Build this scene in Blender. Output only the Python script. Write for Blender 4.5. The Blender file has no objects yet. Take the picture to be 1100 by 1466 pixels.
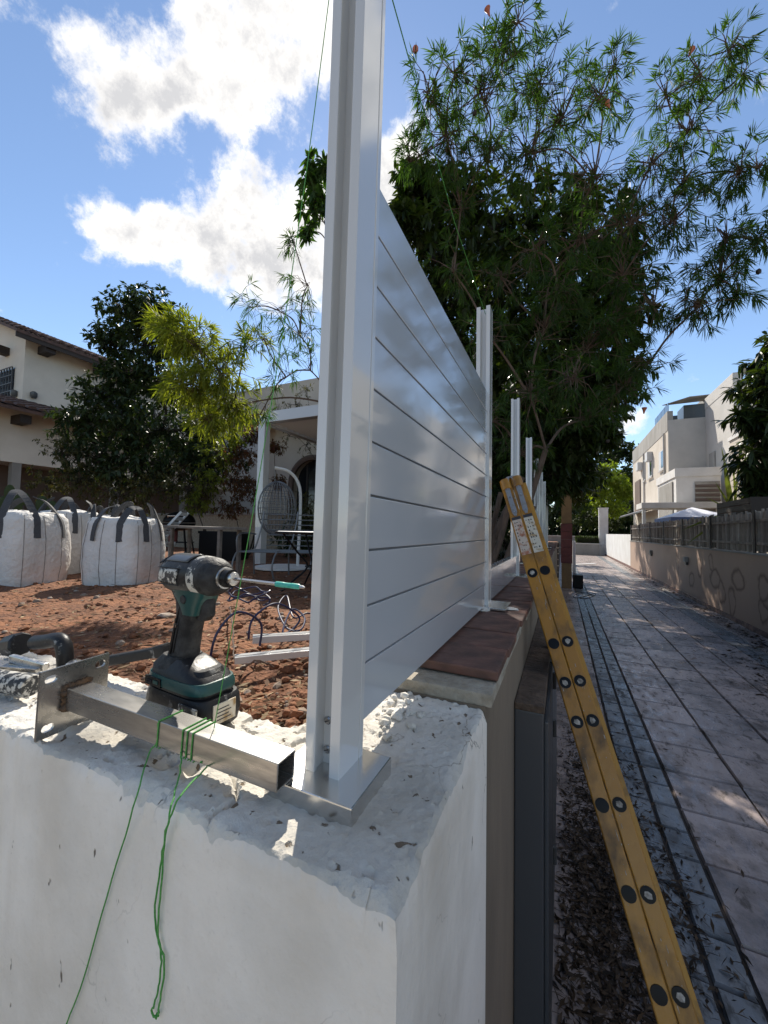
import bpy, bmesh, math, random
import numpy as np
from mathutils import Vector, Matrix, noise as mnoise
random.seed(7); rng = np.random.default_rng(7)
C = bpy.context.scene.collection
S = bpy.context.scene
# ------------------------------------------------------------------ camera
FPX, PCX, PCY = 550.0, 550.0, 733.0
yaw, pit, rol = math.radians(24.9), math.radians(2.7), math.radians(1.1)
CAM = np.array([0, 0, 1.6])
F0 = np.array([-math.sin(yaw), math.cos(yaw), 0]); R0 = np.array([math.cos(yaw), math.sin(yaw), 0]); ZU = np.array([0, 0, 1.])
FW = F0*math.cos(pit)+ZU*math.sin(pit); U0 = ZU*math.cos(pit)-F0*math.sin(pit)
RT = R0*math.cos(rol)+U0*math.sin(rol); UP = U0*math.cos(rol)-R0*math.sin(rol)
cd = bpy.data.cameras.new('camera'); cam = bpy.data.objects.new('camera', cd); C.objects.link(cam)
cd.lens = 36*FPX/1466; cd.sensor_width = 36; cd.clip_start = 0.02; cd.clip_end = 3000
M = Matrix.Identity(4)
for i in range(3):
    M[i][0] = RT[i]; M[i][1] = UP[i]; M[i][2] = -FW[i]; M[i][3] = CAM[i]
cam.matrix_world = M
S.camera = cam
# survey helpers: a sight line of the camera met with a real plane or distance
def ray(px, py): return FW+RT*(px-PCX)/FPX+UP*(PCY-py)/FPX
def at(px, py, d): return CAM+ray(px, py)*d
def onz(px, py, z): d = ray(px, py); return CAM+d*((z-CAM[2])/d[2])
def onx(px, py, x): d = ray(px, py); return CAM+d*(x/d[0])
def ony(px, py, y): d = ray(px, py); return CAM+d*(y/d[1])
# ------------------------------------------------------------------ sky, sun, exposure
SUN_AZ, SUN_EL = math.radians(30), math.radians(43)      # azimuth measured from +Y towards -X
sdir = Vector((-math.sin(SUN_AZ)*math.cos(SUN_EL), math.cos(SUN_AZ)*math.cos(SUN_EL), math.sin(SUN_EL)))
sl = bpy.data.lights.new('sun', 'SUN'); sl.energy = 3.9; sl.angle = math.radians(0.6); sl.color = (1, 0.93, 0.82)
so = bpy.data.objects.new('sun', sl); C.objects.link(so); so.rotation_euler = (-sdir).to_track_quat('-Z', 'Y').to_euler()
so.location = (0, 0, 30)
W = bpy.data.worlds.new('World'); S.world = W; W.use_nodes = True
nt = W.node_tree; nt.nodes.clear(); N = nt.nodes; L = nt.links
def wn(t, **k):
    n = N.new(t)
    for a, b in k.items(): setattr(n, a, b)
    return n
def lk(a, b): L.new(a, b)
out = wn('ShaderNodeOutputWorld'); bgn = wn('ShaderNodeBackground'); bgn.inputs[1].default_value = 0.094
sky = wn('ShaderNodeTexSky', sky_type='NISHITA'); sky.sun_disc = False
sky.sun_elevation = SUN_EL; sky.sun_rotation = -SUN_AZ
sky.air_density = 1.0; sky.dust_density = 0.05; sky.ozone_density = 2.0; sky.altitude = 30
tc = wn('ShaderNodeTexCoord')
def vmath(op, a, b=None):
    n = wn('ShaderNodeVectorMath', operation=op); lk(a, n.inputs[0])
    if b is not None:
        if isinstance(b, (tuple, list)): n.inputs[1].default_value = b
        else: lk(b, n.inputs[1])
    return n
def fmath(op, a, b=None, clamp=False):
    n = wn('ShaderNodeMath', operation=op); n.use_clamp = clamp
    for i, v in enumerate((a, b)):
        if v is None: continue
        if isinstance(v, (int, float)): n.inputs[i].default_value = v
        else: lk(v, n.inputs[i])
    return n.outputs[0]
D0 = tc.outputs['Generated']
n1 = wn('ShaderNodeTexNoise'); n1.inputs['Scale'].default_value = 5.0; n1.inputs['Detail'].default_value = 9; n1.inputs['Roughness'].default_value = .6
lk(D0, n1.inputs['Vector'])
off = vmath('SUBTRACT', n1.outputs['Color'], (.5, .5, .5)); sc_ = vmath('SCALE', off.outputs[0]); sc_.inputs['Scale'].default_value = .11
dd = vmath('NORMALIZE', vmath('ADD', D0, sc_.outputs[0]).outputs[0]).outputs[0]
# cumulus banks: directions (unit vectors) and angular radii
holes = [(240,236,3.6),(200,232,3.2),(285,222,3.2),(150,245,3.5),(430,195,4.2),(455,180,4),(400,215,2.6),(200,20,4),(60,120,4),(90,260,4),(120,230,3.5)]
blobs = [(110,155,4),(165,130,7),(150,185,5),(225,135,8),(215,60,4),(290,140,7.5),(340,90,9),(395,130,8),(365,165,5),(420,40,8),(330,40,6),(255,40,3),(440,95,5),
         (150,300,4.5),(185,325,5),(235,320,6),(262,285,4.5),(310,300,9),(370,310,9),(330,262,5),(400,262,5.5),(430,300,9),(300,360,5),(380,365,7),(440,370,7),(480,262,5),(520,320,8),(560,260,6)]
dirs = []
for px, py, a in blobs:
    v = ray(px, py); dirs.append((v/np.linalg.norm(v), a, 1.0))
v = ray(905, 603); dirs.append((v/np.linalg.norm(v), 2.2, .55)); v = ray(885, 612); dirs.append((v/np.linalg.norm(v), 1.8, .5)); v = ray(40, 30); dirs.append((v/np.linalg.norm(v), 4, .45))
# the same kind of scattered cumulus over the rest of the sky
rs = random.Random(21)
k = 0
while k < 9:
    az, el = rs.uniform(0, 2*math.pi), math.radians(rs.uniform(12, 75))
    v = np.array([math.cos(az)*math.cos(el), math.sin(az)*math.cos(el), math.sin(el)])
    if v@FW > .45: continue
    k += 1
    for j in range(4):
        w = v+np.array([rs.uniform(-.14, .14) for _ in range(3)]); w /= np.linalg.norm(w)
        if w@FW < .5: dirs.append((w, rs.uniform(5, 9), 1.0))
acc = None
for v, a, s in dirs:
    dp = wn('ShaderNodeVectorMath', operation='DOT_PRODUCT'); lk(dd, dp.inputs[0]); dp.inputs[1].default_value = tuple(v)
    mr = wn('ShaderNodeMapRange', interpolation_type='SMOOTHSTEP'); lk(dp.outputs['Value'], mr.inputs[0])
    mr.inputs[1].default_value = math.cos(math.radians(a*1.08)); mr.inputs[2].default_value = math.cos(math.radians(a*.12)); mr.inputs[3].default_value = 0; mr.inputs[4].default_value = s
    acc = mr.outputs[0] if acc is None else fmath('MAXIMUM', acc, mr.outputs[0])
hol = None
for px, py, a in holes:
    v = ray(px, py); v = v/np.linalg.norm(v)
    dp = wn('ShaderNodeVectorMath', operation='DOT_PRODUCT'); lk(dd, dp.inputs[0]); dp.inputs[1].default_value = tuple(v)
    mr = wn('ShaderNodeMapRange', interpolation_type='SMOOTHSTEP'); lk(dp.outputs['Value'], mr.inputs[0]); mr.inputs[1].default_value = math.cos(math.radians(a*1.2)); mr.inputs[2].default_value = math.cos(math.radians(a*.2)); mr.inputs[4].default_value = .6
    hol = mr.outputs[0] if hol is None else fmath('MAXIMUM', hol, mr.outputs[0])
acc = fmath('SUBTRACT', acc, hol)
n2 = wn('ShaderNodeTexNoise'); n2.inputs['Scale'].default_value = 22; n2.inputs['Detail'].default_value = 11; n2.inputs['Roughness'].default_value = .7
lk(D0, n2.inputs['Vector'])
n3 = wn('ShaderNodeTexNoise'); n3.inputs['Scale'].default_value = 7; n3.inputs['Detail'].default_value = 6; n3.inputs['Roughness'].default_value = .55
n4 = wn('ShaderNodeTexNoise'); n4.inputs['Scale'].default_value = 7; n4.inputs['Detail'].default_value = 6; n4.inputs['Roughness'].default_value = .55
lk(D0, n3.inputs['Vector']); lk(vmath('ADD', D0, tuple(sdir*.035)).outputs[0], n4.inputs['Vector'])
relief = fmath('MULTIPLY', fmath('SUBTRACT', n4.outputs[0], n3.outputs[0]), 3.0)
dens = fmath('ADD', acc, fmath('ADD', fmath('MULTIPLY', fmath('SUBTRACT', n2.outputs[0], .5), 1.7), fmath('MULTIPLY', fmath('SUBTRACT', n3.outputs[0], .5), 1.5)))
alpha = wn('ShaderNodeMapRange', interpolation_type='SMOOTHSTEP'); lk(dens, alpha.inputs[0]); alpha.inputs[1].default_value = .22; alpha.inputs[2].default_value = .95
thick = wn('ShaderNodeMapRange', interpolation_type='SMOOTHSTEP'); lk(dens, thick.inputs[0]); thick.inputs[1].default_value = .55; thick.inputs[2].default_value = 1.5
ccol = wn('ShaderNodeMixRGB'); lk(fmath('ADD', thick.outputs[0], relief, True), ccol.inputs[0]); ccol.inputs[1].default_value = (7.3, 7.1, 6.8, 1); ccol.inputs[2].default_value = (4.1, 4.1, 4.2, 1)
mx = wn('ShaderNodeMixRGB'); lk(alpha.outputs[0], mx.inputs[0]); lk(sky.outputs[0], mx.inputs[1]); lk(ccol.outputs[0], mx.inputs[2])
lk(mx.outputs[0], bgn.inputs[0]); lk(bgn.outputs[0], out.inputs[0])
S.view_settings.view_transform = 'Standard'; S.view_settings.look = 'None'; S.view_settings.gamma = 1; S.view_settings.exposure = 0.92
S.view_settings.use_curve_mapping = False
S.cycles.max_bounces = 7; S.cycles.transparent_max_bounces = 8; S.cycles.use_denoising = True
# ------------------------------------------------------------------ materials
def new_mat(name):
    m = bpy.data.materials.new(name); m.use_nodes = True
    return m, m.node_tree, m.node_tree.nodes['Principled BSDF']
def mat(name, col, rough=.6, metal=0, col2=None, scale=8, detail=5, bump=0, bscale=None, coat=0, spec=.5, thr=(.35, .65), rvar=0, stretch=None, dist=.02):
    m, t, b = new_mat(name)
    b.inputs['Base Color'].default_value = (*col, 1); b.inputs['Roughness'].default_value = rough; b.inputs['Metallic'].default_value = metal
    b.inputs['Coat Weight'].default_value = coat; b.inputs['Coat Roughness'].default_value = .05; b.inputs['Specular IOR Level'].default_value = spec
    tcn = t.nodes.new('ShaderNodeTexCoord'); vec = tcn.outputs['Object']
    if stretch:
        mp = t.nodes.new('ShaderNodeMapping'); mp.inputs['Scale'].default_value = stretch; t.links.new(vec, mp.inputs[0]); vec = mp.outputs[0]
    if col2 is not None or rvar:
        n = t.nodes.new('ShaderNodeTexNoise'); n.inputs['Scale'].default_value = scale; n.inputs['Detail'].default_value = detail; n.inputs['Roughness'].default_value = .62
        t.links.new(vec, n.inputs['Vector'])
        mr = t.nodes.new('ShaderNodeMapRange'); mr.inputs[1].default_value = thr[0]; mr.inputs[2].default_value = thr[1]; t.links.new(n.outputs[0], mr.inputs[0])
        if col2 is not None:
            mxn = t.nodes.new('ShaderNodeMixRGB'); mxn.inputs[1].default_value = (*col, 1); mxn.inputs[2].default_value = (*col2, 1)
            t.links.new(mr.outputs[0], mxn.inputs[0]); t.links.new(mxn.outputs[0], b.inputs['Base Color'])
        if rvar:
            mr2 = t.nodes.new('ShaderNodeMapRange'); mr2.inputs[3].default_value = rough-rvar; mr2.inputs[4].default_value = rough+rvar
            t.links.new(mr.outputs[0], mr2.inputs[0]); t.links.new(mr2.outputs[0], b.inputs['Roughness'])
    if bump:
        n = t.nodes.new('ShaderNodeTexNoise'); n.inputs['Scale'].default_value = bscale or scale*4; n.inputs['Detail'].default_value = 6
        t.links.new(vec, n.inputs['Vector'])
        bp = t.nodes.new('ShaderNodeBump'); bp.inputs['Strength'].default_value = bump; bp.inputs['Distance'].default_value = dist
        t.links.new(n.outputs[0], bp.inputs['Height']); t.links.new(bp.outputs[0], b.inputs['Normal'])
    return m
def leaf_mat(name, c1, c2, trans=.35, tcol=None, rough=.6):
    m, t, b = new_mat(name); n = t.nodes; l = t.links
    g = n.new('ShaderNodeNewGeometry'); mxn = n.new('ShaderNodeMixRGB'); mxn.inputs[1].default_value = (*c1, 1); mxn.inputs[2].default_value = (*c2, 1)
    l.new(g.outputs['Random Per Island'], mxn.inputs[0]); l.new(mxn.outputs[0], b.inputs['Base Color']); b.inputs['Roughness'].default_value = rough; b.inputs['Specular IOR Level'].default_value = .18
    tr = n.new('ShaderNodeBsdfTranslucent')
    mt = n.new('ShaderNodeMixRGB'); mt.blend_type = 'MULTIPLY'; mt.inputs[0].default_value = 1; mt.inputs[2].default_value = (*(tcol or (1.6, 1.7, .5)), 1)
    l.new(mxn.outputs[0], mt.inputs[1]); l.new(mt.outputs[0], tr.inputs[0])
    ms = n.new('ShaderNodeMixShader'); ms.inputs[0].default_value = trans
    l.new(b.outputs[0], ms.inputs[1]); l.new(tr.outputs[0], ms.inputs[2]); l.new(ms.outputs[0], n['Material Output'].inputs[0])
    return m
# ------------------------------------------------------------------ object helpers
def tag(o, label=None, cat=None, group=None, kind=None):
    if label: o['label'] = label
    if cat: o['category'] = cat
    if group: o['group'] = group
    if kind: o['kind'] = kind
    return o
def thing(name, label, cat, loc=(0, 0, 0), group=None):
    o = bpy.data.objects.new(name, None); C.objects.link(o); o.location = Vector([float(q) for q in loc]); o.empty_display_size = .1
    return tag(o, label, cat, group)
def link(name, me, m, parent=None):
    o = bpy.data.objects.new(name, me); C.objects.link(o)
    if m is not None:
        for q in (m if isinstance(m, (list, tuple)) else [m]): me.materials.append(q)
    setp(o, parent); return o
def wmat(o):
    w = Matrix.LocRotScale(o.location, o.rotation_euler, o.scale)
    return (wmat(o.parent) @ o.matrix_parent_inverse @ w) if o.parent else w
def setp(o, parent):
    if parent is not None:
        o.parent = parent; o.matrix_parent_inverse = wmat(parent).inverted()
def pydata(name, v, f, m, parent=None, smooth=False):
    me = bpy.data.meshes.new(name); me.from_pydata([tuple(map(float, q)) for q in v], [], [tuple(map(int, q)) for q in f]); me.update()
    if smooth: me.polygons.foreach_set('use_smooth', [True]*len(me.polygons))
    return link(name, me, m, parent)
class MB:
    """collects primitives into one mesh"""
    def __init__(s): s.v = []; s.f = []; s.mi = []
    def add(s, v, f, mi=0):
        b = len(s.v); s.v += [tuple(map(float, q)) for q in v]; s.f += [tuple(i+b for i in q) for q in f]; s.mi += [mi]*len(f); return s
    def box(s, x0, x1, y0, y1, z0, z1, mi=0, T=None):
        v = [(x, y, z) for x in (x0, x1) for y in (y0, y1) for z in (z0, z1)]
        if T is not None: v = [T @ Vector(q) for q in v]
        return s.add(v, [(0,1,3,2),(4,6,7,5),(0,4,5,1),(2,3,7,6),(0,2,6,4),(1,5,7,3)], mi)
    def bar(s, a, b, w, h, up=(0, 0, 1), mi=0):
        a = Vector(a); b = Vector(b); d = (b-a); ln = d.length; d.normalize(); up = Vector(up)
        sx = d.cross(up)
        if sx.length < 1e-4: sx = d.cross(Vector((1, 0, 0)))
        sx.normalize(); uz = sx.cross(d)
        T = Matrix((( *d, 0), (*sx, 0), (*uz, 0), (0, 0, 0, 1))).transposed(); T.translation = a
        return s.box(0, ln, -w/2, w/2, -h/2, h/2, mi, T)
    def tube(s, pts, r, n=8, mi=0, cap=True, closed=False):
        pts = [Vector(tuple(map(float, p))) for p in pts]; rr = r if isinstance(r, (list, tuple, np.ndarray)) else [r]*len(pts)
        rings = []; prev = None
        for i, p in enumerate(pts):
            if closed: d = pts[(i+1) % len(pts)]-pts[i-1]
            else: d = pts[min(i+1, len(pts)-1)]-pts[max(i-1, 0)]
            d.normalize()
            if prev is None:
                a = d.cross(Vector((0, 0, 1)))
                if a.length < .05: a = d.cross(Vector((1, 0, 0)))
            else: a = prev-d*prev.dot(d)
            if a.length < 1e-6: a = d.orthogonal()
            a.normalize(); prev = a; b = d.cross(a)
            rings.append([p+(a*math.cos(2*math.pi*k/n)+b*math.sin(2*math.pi*k/n))*rr[i] for k in range(n)])
        v = [q for g in rings for q in g]; f = []
        m = len(rings)
        for i in range(m if closed else m-1):
            j = (i+1) % m
            for k in range(n): f.append((i*n+k, i*n+(k+1) % n, j*n+(k+1) % n, j*n+k))
        if cap and not closed: f.append(tuple(range(n))[::-1]); f.append(tuple((m-1)*n+k for k in range(n)))
        return s.add(v, f, mi)
    def lathe(s, prof, o, ax, n=20, mi=0):
        """prof = [(distance along axis, radius)]"""
        o = Vector(tuple(map(float, o))); ax = Vector(tuple(map(float, ax))).normalized(); a = ax.orthogonal().normalized(); b = ax.cross(a); v = []; f = []
        for t, r in prof:
            for k in range(n): v.append(o+ax*t+(a*math.cos(2*math.pi*k/n)+b*math.sin(2*math.pi*k/n))*r)
        for i in range(len(prof)-1):
            for k in range(n): f.append((i*n+k, i*n+(k+1) % n, (i+1)*n+(k+1) % n, (i+1)*n+k))
        f.append(tuple(range(n))[::-1]); f.append(tuple((len(prof)-1)*n+k for k in range(n)))
        return s.add(v, f, mi)
    def prism(s, poly, z0, z1, T=None, mi=0):
        n = len(poly); v = [(x, y, z0) for x, y in poly]+[(x, y, z1) for x, y in poly]
        if T is not None: v = [T @ Vector(q) for q in v]
        f = [tuple(range(n))[::-1], tuple(range(n, 2*n))]+[(i, (i+1) % n, (i+1) % n+n, i+n) for i in range(n)]
        return s.add(v, f, mi)
    def build(s, name, m, parent=None, bev=0, smooth=False, seg=2, T=None):
        me = bpy.data.meshes.new(name); v = s.v if T is None else [tuple(T @ Vector(q)) for q in s.v]
        me.from_pydata(v, [], s.f); me.update()
        bm = bmesh.new(); bm.from_mesh(me)
        if any(s.mi):
            for p, i in zip(bm.faces, s.mi): p.material_index = i
        bmesh.ops.recalc_face_normals(bm, faces=bm.faces[:])
        if bev: bmesh.ops.bevel(bm, geom=[e for e in bm.edges if e.is_manifold and e.calc_face_angle(0) > .5], offset=bev, segments=seg, profile=.6, affect='EDGES', clamp_overlap=True)
        bm.to_mesh(me); bm.free()
        if smooth:
            me.polygons.foreach_set('use_smooth', [True]*len(me.polygons))
            try: me.set_sharp_from_angle(angle=math.radians(40))
            except Exception: pass
        return link(name, me, m, parent)
def box(name, x0, x1, y0, y1, z0, z1, m, parent=None, bev=0):
    return MB().box(x0, x1, y0, y1, z0, z1).build(name, m, parent, bev)
def copy_tree(o, parent=None, dx=(0, 0, 0)):
    c = o.copy(); C.objects.link(c)
    if parent is not None: c.parent = parent
    else: c.location = o.location+Vector(dx)
    for ch in list(o.children): copy_tree(ch, c)
    return c
def fbm(p, sc, o=4):
    v = 0; a = 1; t = 0
    for i in range(o): v += a*mnoise.noise(Vector(p)*sc); t += a; a *= .5; sc *= 2.03
    return v/t
# ------------------------------------------------------------------ palette
def plaster_mat(name, c1, c2, cd, rough, spots, fine):
    m, t, b = new_mat(name); n = t.nodes; l = t.links; geo = n.new('ShaderNodeNewGeometry'); P = geo.outputs['Position']
    def nz(scale, det, ro=.6, st=None):
        q = n.new('ShaderNodeTexNoise'); q.inputs['Scale'].default_value = scale; q.inputs['Detail'].default_value = det; q.inputs['Roughness'].default_value = ro
        if st: mp = n.new('ShaderNodeMapping'); mp.inputs['Scale'].default_value = st; l.new(P, mp.inputs[0]); l.new(mp.outputs[0], q.inputs['Vector'])
        else: l.new(P, q.inputs['Vector'])
        return q.outputs[0]
    def rg(v, a, bb, lo=0, hi=1):
        q = n.new('ShaderNodeMapRange'); q.inputs[1].default_value = a; q.inputs[2].default_value = bb; q.inputs[3].default_value = lo; q.inputs[4].default_value = hi; l.new(v, q.inputs[0]); return q.outputs[0]
    def mixc(f, c, d):
        q = n.new('ShaderNodeMixRGB'); l.new(f, q.inputs[0])
        for i, v in ((1, c), (2, d)):
            if isinstance(v, tuple): q.inputs[i].default_value = (*v, 1)
            else: l.new(v, q.inputs[i])
        return q.outputs[0]
    big = nz(4, 8); streak = nz(9, 6, .6, (1, 1, .12)); grain = nz(fine, 8, .7); sp = nz(60, 3, .5, (1, 1, .45))
    col = mixc(rg(big, .42, .72), c1, c2); col = mixc(rg(streak, .60, .78, 0, .55), col, c2); col = mixc(rg(sp, spots, spots+.035), col, cd); col = mixc(rg(grain, .56, .78, 0, .6), col, c2)
    vo = n.new('ShaderNodeTexVoronoi'); vo.feature = 'DISTANCE_TO_EDGE'; vo.inputs['Scale'].default_value = 3.2
    dsn = n.new('ShaderNodeTexNoise'); dsn.inputs['Scale'].default_value = 7; dsn.inputs['Detail'].default_value = 6; l.new(P, dsn.inputs['Vector'])
    dva = n.new('ShaderNodeVectorMath'); dva.operation = 'MULTIPLY_ADD'; l.new(dsn.outputs['Color'], dva.inputs[0]); dva.inputs[1].default_value = (.22, .22, .22); l.new(P, dva.inputs[2]); l.new(dva.outputs[0], vo.inputs['Vector'])
    ck = n.new('ShaderNodeMath'); ck.operation = 'MULTIPLY'; l.new(rg(vo.outputs['Distance'], .0, .0045, .75, 0), ck.inputs[0]); l.new(rg(nz(2.3, 3), .50, .60), ck.inputs[1]); col = mixc(ck.outputs[0], col, cd)
    l.new(col, b.inputs['Base Color']); b.inputs['Roughness'].default_value = rough; b.inputs['Specular IOR Level'].default_value = .3
    ad = n.new('ShaderNodeMath'); ad.operation = 'ADD'; l.new(grain, ad.inputs[0]); l.new(rg(nz(24 if fine > 150 else 9, 6), .2, .8, 0, .5 if fine > 150 else 2.6), ad.inputs[1])
    a2 = n.new('ShaderNodeMath'); a2.operation = 'SUBTRACT'; l.new(ad.outputs[0], a2.inputs[0]); l.new(rg(sp, spots, spots+.03, 0, 1.2), a2.inputs[1])
    bp = n.new('ShaderNodeBump'); bp.inputs['Strength'].default_value = .55 if fine < 150 else .75; bp.inputs['Distance'].default_value = .0022 if fine < 150 else .0035; l.new(a2.outputs[0], bp.inputs['Height']); l.new(bp.outputs[0], b.inputs['Normal']); return m
m_plaster = plaster_mat('white_plaster', (.80, .735, .65), (.60, .54, .46), (.16, .13, .10), .8, .712, 110)
m_rough = plaster_mat('chipped_render', (.68, .65, .59), (.46, .42, .35), (.17, .13, .09), .92, .66, 210)
m_brownwall = mat('brown_plaster', (.25, .195, .14), .85, col2=(.16, .125, .09), scale=2.5, bump=.3, bscale=90, stretch=(1, 1, .35), dist=.008)
m_coping = mat('terracotta', (.19, .082, .058), .55, col2=(.075, .045, .035), scale=9, bump=.4, bscale=60, rvar=.15, dist=.006)
m_mortar = mat('mortar', (.42, .38, .31), .95, col2=(.28, .24, .18), scale=20, bump=.8, bscale=90, dist=.01)
m_alu_white = mat('white_powder_coat', (.60, .595, .575), .2, spec=.5, coat=1)
def panel_mat():
    m, t, b = new_mat('gloss_white_board'); b.inputs['Base Color'].default_value = (.52, .54, .565, 1); b.inputs['Roughness'].default_value = .16; b.inputs['IOR'].default_value = 1.6
    b.inputs['Coat Weight'].default_value = 1; b.inputs['Coat Roughness'].default_value = .10
    tcn = t.nodes.new('ShaderNodeTexCoord'); mp = t.nodes.new('ShaderNodeMapping'); mp.inputs['Scale'].default_value = (1, 1.2, 7); t.links.new(tcn.outputs['Object'], mp.inputs[0])
    n = t.nodes.new('ShaderNodeTexNoise'); n.inputs['Scale'].default_value = 3; n.inputs['Detail'].default_value = 2; t.links.new(mp.outputs[0], n.inputs['Vector'])
    bp = t.nodes.new('ShaderNodeBump'); bp.inputs['Strength'].default_value = .05; bp.inputs['Distance'].default_value = .010; t.links.new(n.outputs[0], bp.inputs['Height'])
    t.links.new(bp.outputs[0], b.inputs['Normal']); t.links.new(bp.outputs[0], b.inputs['Coat Normal'])
    n5 = t.nodes.new('ShaderNodeTexNoise'); n5.inputs['Scale'].default_value = 9; n5.inputs['Detail'].default_value = 9; n5.inputs['Roughness'].default_value = .7; t.links.new(tcn.outputs['Object'], n5.inputs['Vector'])
    mr5 = t.nodes.new('ShaderNodeMapRange'); mr5.inputs[1].default_value = .48; mr5.inputs[2].default_value = .72; mr5.inputs[3].default_value = .07; mr5.inputs[4].default_value = .24; t.links.new(n5.outputs[0], mr5.inputs[0]); t.links.new(mr5.outputs[0], b.inputs['Coat Roughness'])
    return m
m_panel = panel_mat()
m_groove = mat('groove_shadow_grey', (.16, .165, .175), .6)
m_alu = mat('brushed_aluminium', (.70, .69, .67), .24, 1, rvar=.03, scale=6, stretch=(1, 6, 1))
m_steel = mat('raw_steel', (.48, .465, .44), .36, .9, col2=(.20, .19, .175), scale=34, detail=10, thr=(.48, .72), rvar=.1, stretch=(.15, 1, 1))
m_weld = mat('burnt_weld', (.10, .07, .05), .6, .5, col2=(.24, .13, .06), scale=60, bump=.6, bscale=120)
m_black = mat('black_rubber', (.012, .012, .013), .58, spec=.22, col2=(.05, .05, .05), scale=40, bump=.2, bscale=160)
m_blackdust = mat('dusty_black_plastic', (.014, .0145, .016), .42, spec=.28, col2=(.30, .29, .27), scale=34, detail=8, thr=(.60, .72), bump=.15, bscale=150, dist=.004)
m_scuff = mat('scuffed_housing', (.045, .046, .047), .4, col2=(.50, .48, .43), scale=85, detail=10, thr=(.49, .535), spec=.25, bump=.2, bscale=160, dist=.004)
m_teal = mat('teal_plastic', (.003, .05, .047), .36, col2=(.02, .085, .08), scale=60, thr=(.55, .8))
m_tealbit = mat('turquoise_sleeve', (.02, .36, .27), .4, col2=(.10, .42, .35), scale=90)
m_chrome = mat('worn_chrome', (.52, .51, .49), .3, 1, rvar=.1, scale=60)
m_green = mat('green_twine', (.035, .22, .03), .7, col2=(.10, .33, .07), scale=300)
m_soil = mat('red_soil', (.26, .108, .046), .95, col2=(.12, .05, .024), scale=5, detail=10, bump=1, bscale=28, dist=.05)
m_litter = leaf_mat('dry_litter', (.22, .13, .065), (.09, .045, .025), .1, (1, .8, .5), .8)
m_straw = leaf_mat('straw_bits', (.42, .32, .19), (.20, .12, .065), .1, (1, .8, .5), .8)
m_dark_litter = leaf_mat('damp_leaf_litter', (.10, .066, .04), (.014, .011, .008), .1, (1, .8, .5), .6)
m_clod = mat('soil_clods', (.27, .112, .05), .95, col2=(.13, .054, .027), scale=12, bump=.5, bscale=60)
m_stone = mat('pale_stones', (.34, .29, .24), .9, col2=(.22, .15, .1), scale=10, bump=.4)
def tile_mat(name, c1, c2, dirt):
    m, t, b = new_mat(name); n = t.nodes; l = t.links
    g = n.new('ShaderNodeObjectInfo'); tcn = n.new('ShaderNodeTexCoord'); geo = n.new('ShaderNodeNewGeometry')
    a = n.new('ShaderNodeMixRGB'); a.inputs[1].default_value = (*c1, 1); a.inputs[2].default_value = (*c2, 1); l.new(g.outputs['Random'], a.inputs[0])
    nz = n.new('ShaderNodeTexNoise'); nz.inputs['Scale'].default_value = 1.7; nz.inputs['Detail'].default_value = 12; nz.inputs['Roughness'].default_value = .74; l.new(geo.outputs['Position'], nz.inputs['Vector'])
    mr = n.new('ShaderNodeMapRange'); mr.inputs[1].default_value = .47; mr.inputs[2].default_value = .62; mr.inputs[4].default_value = .88; l.new(nz.outputs[0], mr.inputs[0])
    nf = n.new('ShaderNodeTexNoise'); nf.inputs['Scale'].default_value = 16; nf.inputs['Detail'].default_value = 8; nf.inputs['Roughness'].default_value = .7
    mpp = n.new('ShaderNodeMapping'); mpp.inputs['Scale'].default_value = (1, .45, 1); l.new(geo.outputs['Position'], mpp.inputs[0]); l.new(mpp.outputs[0], nf.inputs['Vector'])
    mf = n.new('ShaderNodeMapRange'); mf.inputs[1].default_value = .54; mf.inputs[2].default_value = .64; mf.inputs[4].default_value = .85; l.new(nf.outputs[0], mf.inputs[0])
    mxx = n.new('ShaderNodeMath'); mxx.operation = 'MAXIMUM'; l.new(mr.outputs[0], mxx.inputs[0]); l.new(mf.outputs[0], mxx.inputs[1])
    d = n.new('ShaderNodeMixRGB'); l.new(mxx.outputs[0], d.inputs[0]); l.new(a.outputs[0], d.inputs[1]); d.inputs[2].default_value = (*dirt, 1); l.new(d.outputs[0], b.inputs['Base Color'])
    rr = n.new('ShaderNodeMapRange'); rr.inputs[1].default_value = .35; rr.inputs[2].default_value = .65; rr.inputs[3].default_value = .16; rr.inputs[4].default_value = .6; l.new(nf.outputs[0], rr.inputs[0]); l.new(rr.outputs[0], b.inputs['Roughness'])
    bp = n.new('ShaderNodeBump'); bp.inputs['Strength'].default_value = .5; bp.inputs['Distance'].default_value = .006; l.new(nf.outputs[0], bp.inputs['Height']); l.new(bp.outputs[0], b.inputs['Normal'])
    return m
m_tile = tile_mat('beige_paver', (.44, .355, .32), (.31, .255, .235), (.06, .048, .04))
m_tileblue = tile_mat('grey_paver', (.23, .235, .24), (.17, .18, .19), (.05, .048, .045))
m_joint = mat('paving_joint', (.05, .043, .038), .95, col2=(.08, .06, .05), scale=6)
m_ground = mat('dry_earth', (.16, .12, .08), .95, col2=(.11, .09, .05), scale=.5)
m_darkmetal = mat('dark_grey_paint', (.062, .066, .07), .42, col2=(.10, .095, .085), scale=3, stretch=(1, 1, .2), thr=(.5, .8), rvar=.1)
m_ladder = mat('yellow_ladder_paint', (.38, .175, .014), .4, col2=(.09, .05, .018), scale=15, detail=12, thr=(.48, .72), rvar=.1, stretch=(1, 1, .5), bump=.1)
m_ladderedge = mat('yellow_ladder_edge', (.40, .20, .02), .45, col2=(.15, .08, .02), scale=16, detail=9, thr=(.5, .7))
m_zinc = mat('zinc_hinge', (.30, .30, .30), .5, .6, col2=(.25, .23, .2), scale=50, thr=(.5, .7))
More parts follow.
